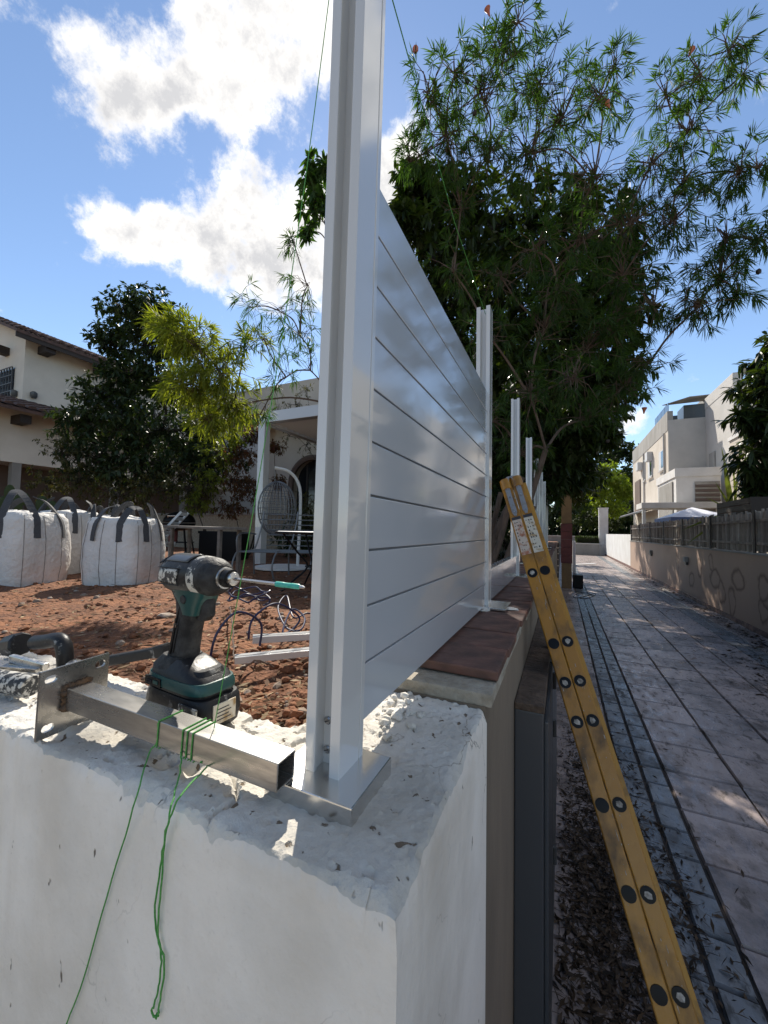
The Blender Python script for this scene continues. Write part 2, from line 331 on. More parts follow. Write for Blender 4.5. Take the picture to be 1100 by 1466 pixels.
m_label = mat('worn_label', (.55, .51, .42), .6, col2=(.30, .19, .07), scale=45, detail=8, thr=(.5, .66))
m_labelred = mat('worn_red_label', (.52, .44, .36), .6, col2=(.35, .14, .08), scale=50, detail=8, thr=(.48, .62))
m_ink = mat('label_ink', (.03, .03, .035), .6)
m_capwhite = mat('scratched_cap', (.55, .52, .46), .6, col2=(.12, .1, .08), scale=60)
m_bag = mat('woven_white_bag', (.66, .64, .61), .7, col2=(.55, .53, .5), scale=4, bump=.6, bscale=22, dist=.03)
m_strap = mat('grey_strap', (.035, .038, .042), .8, col2=(.07, .07, .075), scale=90)
m_seam = mat('seam_thread', (.20, .18, .16), .8)
m_wood = mat('weathered_wood', (.19, .165, .14), .8, col2=(.11, .095, .08), scale=12, stretch=(.2, 1, 1))
m_whitepaint = mat('white_paint', (.70, .70, .69), .45, col2=(.60, .6, .58), scale=8)
m_blackpaint = mat('black_enamel', (.007, .007, .008), .4, spec=.2)
m_wire = mat('grey_wire', (.17, .175, .18), .45, .4)
m_hose = mat('blue_hose', (.010, .013, .05), .4, col2=(.015, .02, .075), scale=30)
m_bark = mat('grey_bark', (.14, .095, .068), .9, col2=(.08, .055, .04), scale=20, stretch=(1, 1, .3), bump=.5)
m_barkd = mat('dark_bark', (.06, .045, .033), .9, col2=(.03, .025, .02), scale=20, bump=.5)
m_cream = mat('cream_stucco', (.56, .50, .42), .85, col2=(.49, .43, .35), scale=1.2, bump=.2, bscale=30)
m_creamL = mat('ivory_stucco', (.72, .655, .55), .85, col2=(.63, .565, .47), scale=1.1, bump=.2, bscale=30)
m_conc = mat('grey_concrete', (.33, .315, .29), .9, col2=(.24, .225, .2), scale=1.5, stretch=(1, 1, .3), bump=.2)
m_greyst = mat('pale_grey_stucco', (.50, .475, .44), .88, col2=(.43, .41, .38), scale=.9)
m_whitest = mat('white_stucco', (.70, .69, .67), .8, col2=(.6, .58, .55), scale=1.4, bump=.2)
m_roof = mat('brown_roof_tile', (.12, .068, .052), .8, col2=(.06, .04, .035), scale=6, bump=.3)
m_darkwood = mat('dark_timber', (.028, .019, .014), .7)
m_glass = mat('dark_window', (.02, .022, .026), .08, spec=.7)
m_shutter = mat('pale_shutter', (.55, .55, .54), .6)
m_louver = mat('brown_shutter', (.13, .09, .07), .7)
m_grille = mat('iron_grille', (.06, .055, .05), .5, .3)
m_bamboo = [mat('bamboo_a', (.38, .33, .285), .8, col2=(.16, .135, .115), scale=12, stretch=(1, 1, .2)), mat('bamboo_b', (.27, .23, .20), .8, col2=(.10, .085, .07), scale=12, stretch=(1, 1, .2)), mat('bamboo_c', (.46, .41, .36), .8, col2=(.22, .19, .16), scale=12, stretch=(1, 1, .2))]
m_orange = mat('tan_post', (.36, .21, .09), .7, col2=(.26, .15, .07), scale=4)
m_redbrick = mat('red_tile_band', (.22, .055, .045), .6, col2=(.14, .04, .035), scale=6)
m_tent = mat('white_canopy', (.72, .73, .80), .7)
m_tentblue = mat('blue_canopy_trim', (.10, .15, .32), .7)
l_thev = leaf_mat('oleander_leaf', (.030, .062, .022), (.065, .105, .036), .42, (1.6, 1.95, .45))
l_bright = leaf_mat('sunlit_leaf', (.12, .165, .03), (.19, .22, .05), .5, (1.8, 1.7, .4))  # lighter copy of the oleander leaf, sunlight put into its colour
l_mango = leaf_mat('broad_dark_leaf', (.018, .032, .011), (.042, .062, .02), .25, (2.2, 2.3, .4), .35)
l_fig = leaf_mat('small_dark_leaf', (.018, .034, .016), (.04, .06, .024), .22, (1.9, 2, .5), .4)
l_shrub = leaf_mat('shrub_leaf', (.045, .052, .022), (.09, .085, .035), .3, (1.7, 1.7, .5))
l_red = leaf_mat('russet_leaf', (.13, .05, .035), (.09, .07, .03), .35, (1.5, 1.2, .5))
l_lime = leaf_mat('lime_leaf', (.13, .19, .03), (.20, .25, .045), .45, (1.7, 1.7, .4))
l_hedge = leaf_mat('hedge_leaf', (.03, .045, .015), (.05, .07, .022), .2)
l_sword = leaf_mat('sword_leaf', (.085, .12, .035), (.16, .17, .07), .35, (1.5, 1.6, .5))
m_fruit = mat('dark_seed_pod', (.03, .022, .018), .6)
m_flower = mat('coral_flower', (.42, .12, .06), .6)
# ================================================================== the setting
GZ = .93      # garden level
pydata('ground', [(-1500,-1500,-.03),(1500,-1500,-.03),(1500,1500,-.03),(-1500,1500,-.03)], [(0,1,2,3)], m_ground)['kind'] = 'structure'
fc = pydata('bounce_ground', [(-14,-15,-.013),(9,-15,-.013),(9,.1,-.013),(-14,.1,-.013)], [(0,1,2,3)], mat('warm_bounce_tint', (.56, .47, .37), .9, col2=(.47, .39, .30), scale=2, bump=.3)); fc['kind'] = 'structure'  # unseen pale ground, added to bounce warm light onto the wall front
# alley paving: a joint bed and separate slabs
pave = box('alley_paving', -.6, 3.1, -3.0, 41, -.02, 0.0, m_joint); pave['kind'] = 'structure'
cols = [(-.115,.335,m_tile,.41),(.345,.475,m_tileblue,.205),(.485,.612,m_tileblue,.205)]+[(.622+.41*i,.622+.41*i+.402,m_tile,.41) for i in range(4)]+[(2.262,2.395,m_tileblue,.205),(2.403,2.535,m_tileblue,.205),(2.543,2.93,m_tile,.41)]
tiles = []
for ci, (x0, x1, m, pch) in enumerate(cols):
    y = -2.9+(.13 if ci in (0, 9) else 0)
    while y < 40:
        tiles.append((x0, x1, y, y+pch-.008, m, pch)); y += pch
def vis(t):
    y = max(t[3], .4)
    c = ((t[0]+t[1])/2, (t[2]+t[3])/2)
    v = np.array([c[0], c[1], 0])-CAM; w = v@FW
    if w < .7: return -1
    px = PCX+FPX*(v@RT)/w
    if px > 1130 or px < 760: return -1
    return (t[1]-t[0])*(t[3]-t[2])/w**3
tiles.sort(key=vis, reverse=True)
cache = {}
for i, (x0, x1, y0, y1, m, pch) in enumerate(tiles[:300]):
    key = (round(x1-x0, 3), pch, m.name)
    if key not in cache:
        me = bpy.data.meshes.new('paving_slab'); w, h = (x1-x0)/2-.002, (y1-y0)/2-.002; e = .006
        me.from_pydata([(-w,-h,0),(w,-h,0),(w,h,0),(-w,h,0),(-w+e,-h+e,.014),(w-e,-h+e,.014),(w-e,h-e,.014),(-w+e,h-e,.014)], [], [(0,1,5,4),(1,2,6,5),(2,3,7,6),(3,0,4,7),(4,5,6,7)]); me.materials.append(m); cache[key] = me
    o = bpy.data.objects.new('paving_slab', cache[key]); C.objects.link(o)
    o.location = ((x0+x1)/2, (y0+y1)/2, .001+random.uniform(0, .005)); o.rotation_euler = (random.gauss(0, .007), random.gauss(0, .007), random.gauss(0, .005)); setp(o, pave)
mb = MB()
for (x0, x1, y0, y1, m, pch) in tiles[300:]: mb.box(x0, x1, y0, y1, -.001, .013, 1 if m is m_tileblue else 0)
mb.build('slab_field', [m_tile, m_tileblue], pave)['kind'] = 'stuff'
# garden soil: bumpy sheet
def soil_h(x, y):
    h = GZ+.05*fbm((x, y, 0), .9, 3)+.028*fbm((x, y, 5), 5, 3)+.012*fbm((x, y, 9), 18, 2)
    h += .05*max(0, 1-(y-.5)/.5) if y < 1 else 0
    return h
xs = np.concatenate([np.arange(-40, -12, 1.2), np.arange(-12, -5.5, .16), np.arange(-5.5, -.33, .045)]); xs = np.append(xs, -.33)
ys = np.concatenate([[-6, -3, -1.5, -.5, 0, .3], np.arange(.47, 5, .045), np.arange(5, 11, .16), np.arange(11, 42, 1.5)])
V = [(x, y, soil_h(x, y) if y > .4 else GZ-.05) for y in ys for x in xs]; nx = len(xs)
Fc = [(j*nx+i, j*nx+i+1, (j+1)*nx+i+1, (j+1)*nx+i) for j in range(len(ys)-1) for i in range(nx-1) if ys[j] >= .46 or xs[i] < -3.2]
pydata('garden_soil', V, Fc, m_soil, smooth=True)['kind'] = 'structure'
# clods, stones and dry twigs on the soil
def leafcloud(name, P, D, Nn, Lg, Wd, m, parent=None, droop=.15, fold=0.0, seg=2):
    """P base points, D unit directions, Nn unit normals, lengths, widths -> one mesh of leaf blades"""
    P = np.asarray(P, float); D = np.asarray(D, float); Nn = np.asarray(Nn, float); Lg = np.asarray(Lg, float)[:, None]; Wd = np.asarray(Wd, float)[:, None]; n = len(P)
    D /= np.linalg.norm(D, axis=1, keepdims=True)+1e-9
    Sd = np.cross(D, Nn); Sd /= np.linalg.norm(Sd, axis=1, keepdims=True)+1e-9
    dr = np.array([0, 0, -1.])[None, :]*Lg*droop
    up = np.cross(Sd, D)*Wd*fold
    if seg == 1:
        vs = np.stack([P, P+D*Lg*.5+Sd*Wd*.5+dr*.25+up, P+D*Lg+dr, P+D*Lg*.5-Sd*Wd*.5+dr*.25+up], 1); k = 4
        fl = np.array([0, 1, 2, 3]); ls = [0]; lt = [4]
    else:
        vs = np.stack([P, P+D*Lg*.3+Sd*Wd*.45+dr*.09+up, P+D*Lg*.65+Sd*Wd*.42+dr*.42+up, P+D*Lg+dr, P+D*Lg*.65-Sd*Wd*.42+dr*.42+up, P+D*Lg*.3-Sd*Wd*.45+dr*.09+up], 1); k = 6
        fl = np.array([0, 1, 5, 1, 2, 4, 5, 2, 3, 4]); ls = [0, 3, 7]; lt = [3, 4, 3]
    me = bpy.data.meshes.new(name); me.vertices.add(n*k); me.vertices.foreach_set('co', vs.reshape(-1).astype(np.float32))
    loops = (fl[None, :]+np.arange(n)[:, None]*k).reshape(-1); me.loops.add(len(loops)); me.loops.foreach_set('vertex_index', loops.astype(np.int32))
    nl = len(fl); starts = (np.array(ls)[None, :]+np.arange(n)[:, None]*nl).reshape(-1)
    me.polygons.add(len(starts)); me.polygons.foreach_set('loop_start', starts.astype(np.int32)); me.update(calc_edges=True); me.validate()
    return link(name, me, m, parent)
def ico(r, sq=(1, 1, 1), jit=.25):
    t = (1+5**.5)/2; v = np.array([(-1,t,0),(1,t,0),(-1,-t,0),(1,-t,0),(0,-1,t),(0,1,t),(0,-1,-t),(0,1,-t),(t,0,-1),(t,0,1),(-t,0,-1),(-t,0,1)])/1.9
    v = v*(1+rng.uniform(-jit, jit, (12, 1)))*np.array(sq)*r
    return v, [(0,11,5),(0,5,1),(0,1,7),(0,7,10),(0,10,11),(1,5,9),(5,11,4),(11,10,2),(10,7,6),(7,1,8),(3,9,4),(3,4,2),(3,2,6),(3,6,8),(3,8,9),(4,9,5),(2,4,11),(6,2,10),(8,6,7),(9,8,1)]
mb = MB(); ms_ = MB()
for i in range(2600):
    d = .6+5.5*random.random()**1.6; a = random.uniform(-.15, 1.5)
    x, y = -.35-d*math.sin(a)*1.0, .55+d*math.cos(a)*.95
    if x > -.4 or y < .52: continue
    r = random.choice([.006, .008, .012, .016, .025])*random.uniform(.7, 1.3)
    v, f = ico(r, (1, 1, .7)); (ms_ if random.random() < .16 else mb).add(v+np.array([x, y, soil_h(x, y)+r*.2]), f)
tag(mb.build('soil_clods', m_clod), 'lumps of red earth scattered over the garden soil', 'soil clods', kind='stuff')
tag(ms_.build('garden_stones', m_stone), 'small pale stones scattered over the garden soil', 'stones', kind='stuff')
n = 5200; d = .5+7*rng.random(n)**1.5; a = rng.uniform(-.2, 1.5, n); X = -.4-d*np.sin(a); Y = .55+d*np.cos(a)
k = (X < -.42) & (Y > .54); X = X[k]; Y = Y[k]; n = len(X); Zs = np.array([soil_h(x, y) for x, y in zip(X, Y)])+.006; th = rng.uniform(0, 6.28, n)
lgt = rng.uniform(.02, .075, n)
tag(leafcloud('wood_chip_litter', np.c_[X, Y, Zs], np.c_[np.cos(th), np.sin(th), rng.normal(0, .15, n)], np.tile([0, 0, 1.], (n, 1))+rng.normal(0, .35, (n, 3)), lgt, np.where(rng.random(n) < .55, .004, .014), m_straw, droop=0, seg=1), 'dry straw and wood chips strewn over the red soil', 'litter', kind='stuff')
n = 2600; d = .5+6*rng.random(n)**1.5; a = rng.uniform(-.2, 1.5, n); X = -.4-d*np.sin(a); Y = .55+d*np.cos(a); k = (X < -.42) & (Y > .54); X = X[k]; Y = Y[k]; n = len(X); Zs = np.array([soil_h(x, y) for x, y in zip(X, Y)])+.006; th = rng.uniform(0, 6.28, n)
tag(leafcloud('dead_leaves', np.c_[X, Y, Zs], np.c_[np.cos(th), np.sin(th), rng.normal(0.1, .2, n)], np.tile([0, 0, 1.], (n, 1))+rng.normal(0, .4, (n, 3)), rng.uniform(.03, .08, n), rng.uniform(.012, .03, n), m_litter, droop=.1, seg=1), 'brown dead leaves lying on the red soil', 'dead leaves', kind='stuff')
# leaf litter on the paving
def litter(name, spots, m, label, big=1):
    P = []
    for (x, y, sx, sy, n) in spots: P += list(np.c_[rng.normal(x, sx, n), rng.normal(y, sy, n)])
    P = np.array(P); P = P[(P[:, 0] > -.02) & (P[:, 0] < 2.86)]; n = len(P); th = rng.uniform(0, 6.28, n)
    o = leafcloud(name, np.c_[P, .017+rng.exponential(.006, n)], np.c_[np.cos(th), np.sin(th), rng.normal(.1, .2, n)], np.tile([0, 0, 1.], (n, 1))+rng.normal(0, .45, (n, 3)), rng.uniform(.03, .10, n)*big, np.where(rng.random(n) < .6, .006, .02)*big, m, droop=.12, seg=1)
    tag(o, label, 'leaf litter', kind='stuff')
litter('leaf_litter', [(.12,1.6,.12,.5,4200),(.2,2.5,.13,.5,3000),(.30,2.1,.12,.3,1500),(.1,3.6,.1,.8,500),(.35,4.6,.2,.8,240),(1.0,4,.7,1.6,120),(1.6,8,.8,3,110),(.6,9,.3,3,110)], m_dark_litter, 'dark damp leaf litter heaped beside the ladder foot', .62)
litter('wall_foot_litter', [(2.7,7.6,.12,.6,420),(2.45,6.3,.3,.5,500),(2.75,10,.07,1.8,420),(2.3,5.2,.3,.3,300),(2.78,14,.06,2.5,300),(2.78,20,.05,4,240)], m_dark_litter, 'dark leaves and twigs along the foot of the stained wall', 1.15)
# ================================================================== near walls
X0, X1, Y0, Y1, YE, XI, TZ = -1.9, -.116, .29, .49, .675, -.37, 1.30
def top_h(x, y, dist):
    pit = mnoise.noise((x*75, y*75, 50)); h = -.006*max(0, pit-.42)/.3+TZ+.005*fbm((x, y, 1), 7, 2)+.0013*fbm((x, y, 3), 40, 3)+.0024*fbm((x, y, 8), 120, 2)
    c = max(0, fbm((x, y, 12), 16, 3)-.16); h -= c*.03; c2 = abs(fbm((x, y, 30), 7, 3)); h -= .010*max(0, 1-c2/.02)*(1 if fbm((x, y, 40), 4, 2) > .05 else 0)
    w = .004+.030*max(0, fbm((x, y, 20), 11, 3)-.02)
    if dist < w: h -= (1-dist/w)**1.3*w*.8
    h += .0030*max(-.2, mnoise.noise((x*190, y*190, 2)))
    return h
st = .0042
gx = np.append(np.arange(X0, X1, st), X1); gy = np.append(np.arange(Y0, YE, st), YE)
gx = np.concatenate([np.arange(X0, -1.15, .02), np.arange(-1.15, X1, st), [X1]])
idx = {}; V = []; Fc = []; mi = []
def inside(i, j): return (gy[j+1] <= Y1+.001) or (gx[i] >= XI-.001)
def vid(i, j):
    if (i, j) not in idx:
        x, y = gx[i], gy[j]; ds = [x-X0+1, X1-x, y-Y0]
        if x < XI: ds.append(Y1-y)
        elif y > Y1: ds.append(x-XI)
        else: ds.append(math.hypot(max(0, XI-x), max(0, Y1-y))+(XI-XI) if False else max(Y1-y, x-XI)+.02)
        dmin = max(0, min(ds)); j1 = .0045*mnoise.noise((x*14, y*14, 3))+.0025*mnoise.noise((x*60, y*60, 7)); e = max(0, 1-dmin/.03)
        xx, yy = x, y
        if X1-x < .03: xx += (j1-.004)*e
        if y-Y0 < .03: yy -= (j1-.004)*e
        if x < XI and Y1-y < .03: yy += (j1*2)*e
        idx[(i, j)] = len(V); V.append((xx, yy, top_h(x, y, dmin)))
    return idx[(i, j)]
cells = set()
for i in range(len(gx)-1):
    for j in range(len(gy)-1):
        if inside(i, j): cells.add((i, j))
for (i, j) in sorted(cells): Fc.append((vid(i, j), vid(i+1, j), vid(i+1, j+1), vid(i, j+1))); mi.append(1)
# skirts: vertical faces under every border edge, rounded out a little under the chipped rim
low = {}
def lowv(i, j, lev):
    if (i, j, lev) not in low:
        x, y = gx[i], gy[j]; z = (TZ-.020-.012*fbm((x, y, 5), 22, 3)-.05*max(0, fbm((x, y, 20), 11, 3)-.02), .9, .45, 0.0)[lev]
        q = .0025*mnoise.noise((x*5, y*5, z*5)); 
        if abs(x-X1) < 1e-6: x += q
        if abs(y-Y0) < 1e-6: y -= q
        low[(i, j, lev)] = len(V); V.append((x, y, z))
    return low[(i, j, lev)]
for (i, j) in sorted(cells):
    for (di, dj, a, b) in ((-1,0,(i,j+1),(i,j)), (1,0,(i+1,j),(i+1,j+1)), (0,-1,(i,j),(i+1,j)), (0,1,(i+1,j+1),(i,j+1))):
        if (i+di, j+dj) not in cells:
            Fc.append((vid(*a), lowv(*a, 0), lowv(*b, 0), vid(*b))); mi.append(0)
            for lv in range(3): Fc.append((lowv(*a, lv), lowv(*a, lv+1), lowv(*b, lv+1), lowv(*b, lv))); mi.append(0)
wall = pydata('rendered_wall', V, Fc, [m_plaster, m_rough])
wall.data.polygons.foreach_set('material_index', mi); wall.data.polygons.foreach_set('use_smooth', [True]*len(mi))
try: wall.data.set_sharp_from_angle(angle=math.radians(38))
except Exception: pass
tag(wall, 'white rendered corner wall with a rough chipped top', 'wall')
# loose rubble on the white wall
mb = MB()
for i in range(46):
    x, y = random.gauss(-.245, .022), random.gauss(.60, .035); r = random.uniform(.003, .010); v, f = ico(r, (1, 1, .7), .3); mb.add(v+np.array([x, y, TZ+r*.3]), f)
tag(mb.build('render_rubble', m_rough), 'crumbled white render bits beneath the glossy panel', 'rubble', kind='stuff')
# brown alley wall with tiled coping
bw = thing('boundary_wall', 'brown plastered boundary wall with dark red tile coping', 'wall', (-.25, .77, 0))
mb = MB(); mb.box(-.40, X1-.002, YE+.001, 11.5, 0, 1.305); mb.build('wall_body', m_brownwall, bw)
mb = MB()
for i in range(60):
    y0 = YE+i*.18; mb.box(-.395, X1+.004+random.uniform(-.004, .004), y0+.002, y0+.178, 1.304, 1.326)
mb.build('mortar_bed', m_mortar, bw, bev=.003)
y = .737; first = True
for i in range(60):
    p = .155 if i < 3 else .18
    o = box('coping_tile', -.400, X1+.008+random.uniform(-.004, .004), 0, p-.009, 0, .018, m_coping, None, .003)
    o.location = (0, y, 1.325+random.uniform(0, .003)); o.rotation_euler = (random.gauss(0, .010), random.gauss(0, .008), random.gauss(0, .010)); setp(o, bw); y += p
    if y > 11.3: break
# dark metal cabinet against it
cb = thing('meter_cabinet', 'dark grey metal cabinet against the brown wall behind the ladder', 'cabinet', (-.08, 1.1, 0))
box('body', -.117, -.045, 1.105, 2.75, .015, 1.13, m_darkmetal, cb, .004)
box('top_ledge', -.117, -.042, 1.10, 2.76, 1.131, 1.15, mat('dirty_ledge', (.13, .09, .062), .9, col2=(.06, .042, .03), scale=14, bump=.5), cb, .003)
for k in range(3): box('door', -.0445, -.034, 1.13+.53*k, 1.13+.53*k+.52, .05, 1.10, m_darkmetal, cb, .003)
for z in (.35, .82, 1.0): MB().lathe([(0,.009),(.06,.009)], (-.030, 1.66, z), (0, 0, 1), 10).build('hinge', m_darkmetal, cb)
# ================================================================== fence
PX0, PX1 = -.275, -.228
def post_profile(w=.047, d=.057):
    # H section with lips: slots on both short sides, a shallow groove on the alley side
    a, b, s = .0135, .0335, .022; lip = .004
    return [(0,0),(a,0),(a,.006),(a-lip*.5,.0062),(a-lip*.5,s),(b+lip*.5,s),(b+lip*.5,.0062),(b,.006),(b,0),(w,0),(w,d*.80),(w-.0016,d*.805),(w-.0016,d*.835),(w,d*.84),(w,d),(b+.002,d),(b+.002,d-s),(a-.002,d-s),(a-.002,d),(0,d)]
post_mesh = {}
def make_post(y, label, z0, ztop, cover=False, detail=True):
    t = thing('fence_post', label, 'post', (-.2515, y, z0), 'white aluminium posts along the wall')
    T = Matrix.Translation((PX0, y, 0))
    if cover: T = Matrix.Translation((-.25, y, z0)) @ Matrix.Rotation(math.radians(.65), 4, 'Y') @ Matrix.Translation((.25, -y, -z0)) @ T
    MB().prism(post_profile(), z0+(.016 if cover else .006), ztop, T).build('profile', m_alu_white, t, bev=.0006, seg=1)
    if cover:
        # pressed aluminium cover: top sheet with folded skirts
        c = MB().box(-.306, -.193, y-.032, y+.068, z0-.012, z0+.0165).build('base_cover', m_alu, t, bev=.0015)
        c.rotation_euler = (0, 0, 0)
        for z in (z0+.033, z0+.067):
            s = MB().lathe([(0,.0048),(.0015,.0048),(.0028,.0035)], (-.2575, y+.0218, z), (0, -1, 0), 12).build('screw', m_chrome, t, smooth=True)
            MB().bar((-.2602, y+.0188, z-.001), (-.2548, y+.0188, z+.001), .0009, .0009).build('screw_slot', m_ink, s)
    else: box('base_plate', -.33, -.165, y-.045, y+.10, z0, z0+.007, m_alu, t, .001)
    return t
make_post(.384, 'tall white post in the foreground on a shiny aluminium base cover', 1.302, 2.385, True)
names = ['white post at the far end of the glossy panel', 'third white post, left of the ladder top', 'fourth white post, just right of the ladder top', 'fifth white post in the row along the wall', 'sixth white post in the row along the wall', 'seventh white post in the row along the wall', 'last and smallest white post along the wall']
for yy, nm in zip([1.345, 2.37, 3.4, 4.4, 5.4, 6.4, 7.4], names): make_post(yy, nm, 1.346, 2.40)
mb = MB()
v, f = ico(1, (1, 1, 1), .15)
for k in range(7):
    v, f = ico(random.uniform(.02, .04), (1.3, 1, .25), .2); mb.add(v+np.array([random.uniform(-.31, -.15), 1.345+random.uniform(-.05, .1), 1.346]), f)
tag(mb.build('cement_smear', m_rough, smooth=True), 'white cement smear around the second post base', 'cement')
pn = thing('slatted_fence', 'glossy white slatted panel between the two nearest posts', 'fence', (-.25, .42, 1.35))
zb, zt, nb = 1.352, 2.088, 10
ph = (zt-zb)/nb
for k in range(nb):
    box('board', -.2675, -.2345, .428, 1.362, zb+k*ph+.0015, zb+(k+1)*ph-.0015, m_panel, pn, .0012)
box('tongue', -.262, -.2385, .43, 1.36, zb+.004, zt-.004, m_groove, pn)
lb = thing('fence_board', 'single white bottom board beyond the glossy panel', 'fence board', (-.25, 1.41, 1.352))
box('board', -.266, -.2365, 1.385, 2.392, 1.353, 1.458, m_panel, lb, .0012); box('rail_cap', -.268, -.2345, 1.405, 2.365, 1.4585, 1.468, m_alu_white, lb, .001)
# twine from post to post and down to the steel stub
tag(MB().tube([(-.221, .44, 2.372), (-.24, .9, 2.365), (-.245, 1.35, 2.372)], .0009, 5).build('string_line', m_green), 'thin string stretched between the two nearest post tops', 'string')
# ================================================================== steel stub post with flange
TA = Vector((-.664, .342, 1.345)); TB = Vector((-.275, .351, 1.3345)); ax = (TB-TA).normalized(); sy = Vector((0, 0, 1)).cross(ax).normalized(); uz = ax.cross(sy)
TM = Matrix(((*ax, 0), (*sy, 0), (*uz, 0), (0, 0, 0, 1))).transposed(); TM.translation = TA
ss = thing('steel_stub_post', 'grey square steel stub with a flange plate lying on the wall', 'steel post', TA)
h, w = .0155, .0135; Ln = (TB-TA).length
mb = MB()
vs = [(x, a*q, b*q) for x in (0, Ln) for q in (h, w) for a, b in ((-1,-1),(1,-1),(1,1),(-1,1))]
mb.add(vs, [(i, (i+1) % 4, 8+(i+1) % 4, 8+i) for i in range(4)]+[(4+i, 12+i, 12+(i+1) % 4, 4+(i+1) % 4) for i in range(4)]+[(8+i, 8+(i+1) % 4, 12+(i+1) % 4, 12+i) for i in range(4)]+[(i, 4+i, 4+(i+1) % 4, (i+1) % 4) for i in range(4)])
mb.build('tube', m_steel, ss, bev=.0016, T=TM)
# flange plate with four slotted holes
def plate_with_holes(half, th, holes, r, sl):
    bm = bmesh.new(); NB = 16
    # cells: split the square into quadrants, each an annulus round its hole
    for hx, hy in holes:
        x0, x1 = (0, half) if hx > 0 else (-half, 0); y0, y1 = (0, half) if hy > 0 else (-half, 0)
        outer = []; inner = []
        for k in range(NB):
            a = 2*math.pi*(k+.5)/NB; c, s = math.cos(a), math.sin(a)
            inner.append((hx+c*r+(sl if c > 0 else -sl), hy+s*r))
            t = min([(x1-hx)/c if c > 0 else (x0-hx)/c, (y1-hy)/s if s > 0 else (y0-hy)/s]); outer.append([hx+c*t, hy+s*t])
        for cxn, cyn in ((x0,y0),(x1,y0),(x1,y1),(x0,y1)):
            b = min(range(NB), key=lambda k: (outer[k][0]-cxn)**2+(outer[k][1]-cyn)**2); outer[b] = [cxn, cyn]
        for k in range(NB):
            j = (k+1) % NB
            for z, fl in ((0, True), (th, False)):
                q = [bm.verts.new((z, *outer[k])), bm.verts.new((z, *outer[j])), bm.verts.new((z, *inner[j])), bm.verts.new((z, *inner[k]))]
                bm.faces.new(q)
            bm.faces.new([bm.verts.new((0, *inner[k])), bm.verts.new((0, *inner[j])), bm.verts.new((th, *inner[j])), bm.verts.new((th, *inner[k]))])
            if not ((outer[k][0] in (0,) and outer[j][0] in (0,)) or (outer[k][1] == 0 and outer[j][1] == 0)):
                bm.faces.new([bm.verts.new((0, *outer[k])), bm.verts.new((0, *outer[j])), bm.verts.new((th, *outer[j])), bm.verts.new((th, *outer[k]))])
    bmesh.ops.remove_doubles(bm, verts=bm.verts[:], dist=1e-5); bmesh.ops.recalc_face_normals(bm, faces=bm.faces[:])
    return bm
bm = plate_with_holes(.0475, .004, [(.034,.034),(-.034,.034),(-.034,-.034),(.034,-.034)], .0052, .0028)
bmesh.ops.transform(bm, matrix=TM @ Matrix.Translation((-.004, 0, 0)) @ Matrix.Rotation(math.radians(4), 4, 'Z'), verts=bm.verts[:])
me = bpy.data.meshes.new('flange_plate'); bm.to_mesh(me); bm.free(); link('flange_plate', me, m_steel, ss)
mb = MB()
pts = []
for k in range(40):
    a = k/40*4; s = int(a); q = (a-s)*2-1; p = [(q, -1), (1, q), (-q, 1), (-1, -q)][s]
    pts.append(TM @ Vector((.002+.0035*random.random(), p[0]*(h+.001), p[1]*(h+.001))))
mb.tube(pts, [random.uniform(.0025, .0055) for _ in pts], 6, closed=True); mb.build('weld_bead', m_weld, ss, smooth=True)
# green twine wound round the stub, its tails down the wall face
def on_tube(x, side, frac):   # side 0 near face,1 top,2 far,3 bottom
    e = h+.0009; q = frac*2-1
    p = [(x, -e, q*e), (x, q*e, e), (x, e, -q*e), (x, -q*e, -e)][side]
    return TM @ Vector(p)
wraps = []
def tx(px):
    def pj(x): v = np.array(TM @ Vector((x, -h, h)))-CAM; return PCX+FPX*(v@RT)/(v@FW)
    return min(np.linspace(0, Ln, 400), key=lambda x: abs(pj(x)-px))
for x0, n in ((tx(228), 1), (tx(262), 1), (tx(269), 1), (tx(276), 1)):
    mb = MB()
    pts = [on_tube(x0+.004*(s+fr)/4, s, fr) for s in range(4) for fr in (0, .5, 1)]
    wraps.append(pts)
tw = thing('green_twine', 'green twine wound round the steel stub, tails hanging down the wall', 'twine', TM @ Vector((tx(262), 0, h)))
for p in wraps: MB().tube(p, .0009, 5).build('wrap', m_green, tw)
def face(px, py, out=.004): p = ony(px, py, Y0-out); return p
def chain(pts, k=5, wob=.001):
    P = [Vector(tuple(map(float, p))) for p in pts]; o = []
    for i in range(len(P)-1):
        a, b, c, d = P[max(i-1, 0)], P[i], P[i+1], P[min(i+2, len(P)-1)]
        for j in range(k):
            t = j/k; q = .5*((2*b)+(c-a)*t+(2*a-5*b+4*c-d)*t*t+(3*b-a-3*c+d)*t**3)
            o.append(q+Vector((random.gauss(0, wob), 0, random.gauss(0, wob))))
    o.append(P[-1]); return o
s0 = on_tube(tx(228), 0, .2)
MB().tube(chain([on_tube(tx(228), 0, .9), s0, onz(213, 1080, 1.318), face(196, 1140, .006), face(160, 1260), face(120, 1400), face(92, 1475), face(70, 1540)], 6, .0004), .0009, 5).build('tail', m_green, tw)
s1 = on_tube(tx(262), 0, .2)
MB().tube(chain([s1, onz(258, 1105, 1.318), face(243, 1165, .008), face(232, 1230), face(222, 1310), face(232, 1370), face(226, 1420), face(218, 1448), face(224, 1455), face(228, 1440), face(236, 1380), face(226, 1340), face(232, 1260), face(238, 1190, .007), face(258, 1140, .008), onz(296, 1098, 1.322), on_tube(tx(290), 0, .1)], 6, .0007), .0010, 5).build('loop', m_green, tw)
pA = on_tube(tx(288), 1, .6); pB = Vector((-.2625, .386, 2.36))
mid = [pA.lerp(pB, t)+Vector((.012*math.sin(t*math.pi), 0, 0)) for t in np.linspace(0, 1, 14)]
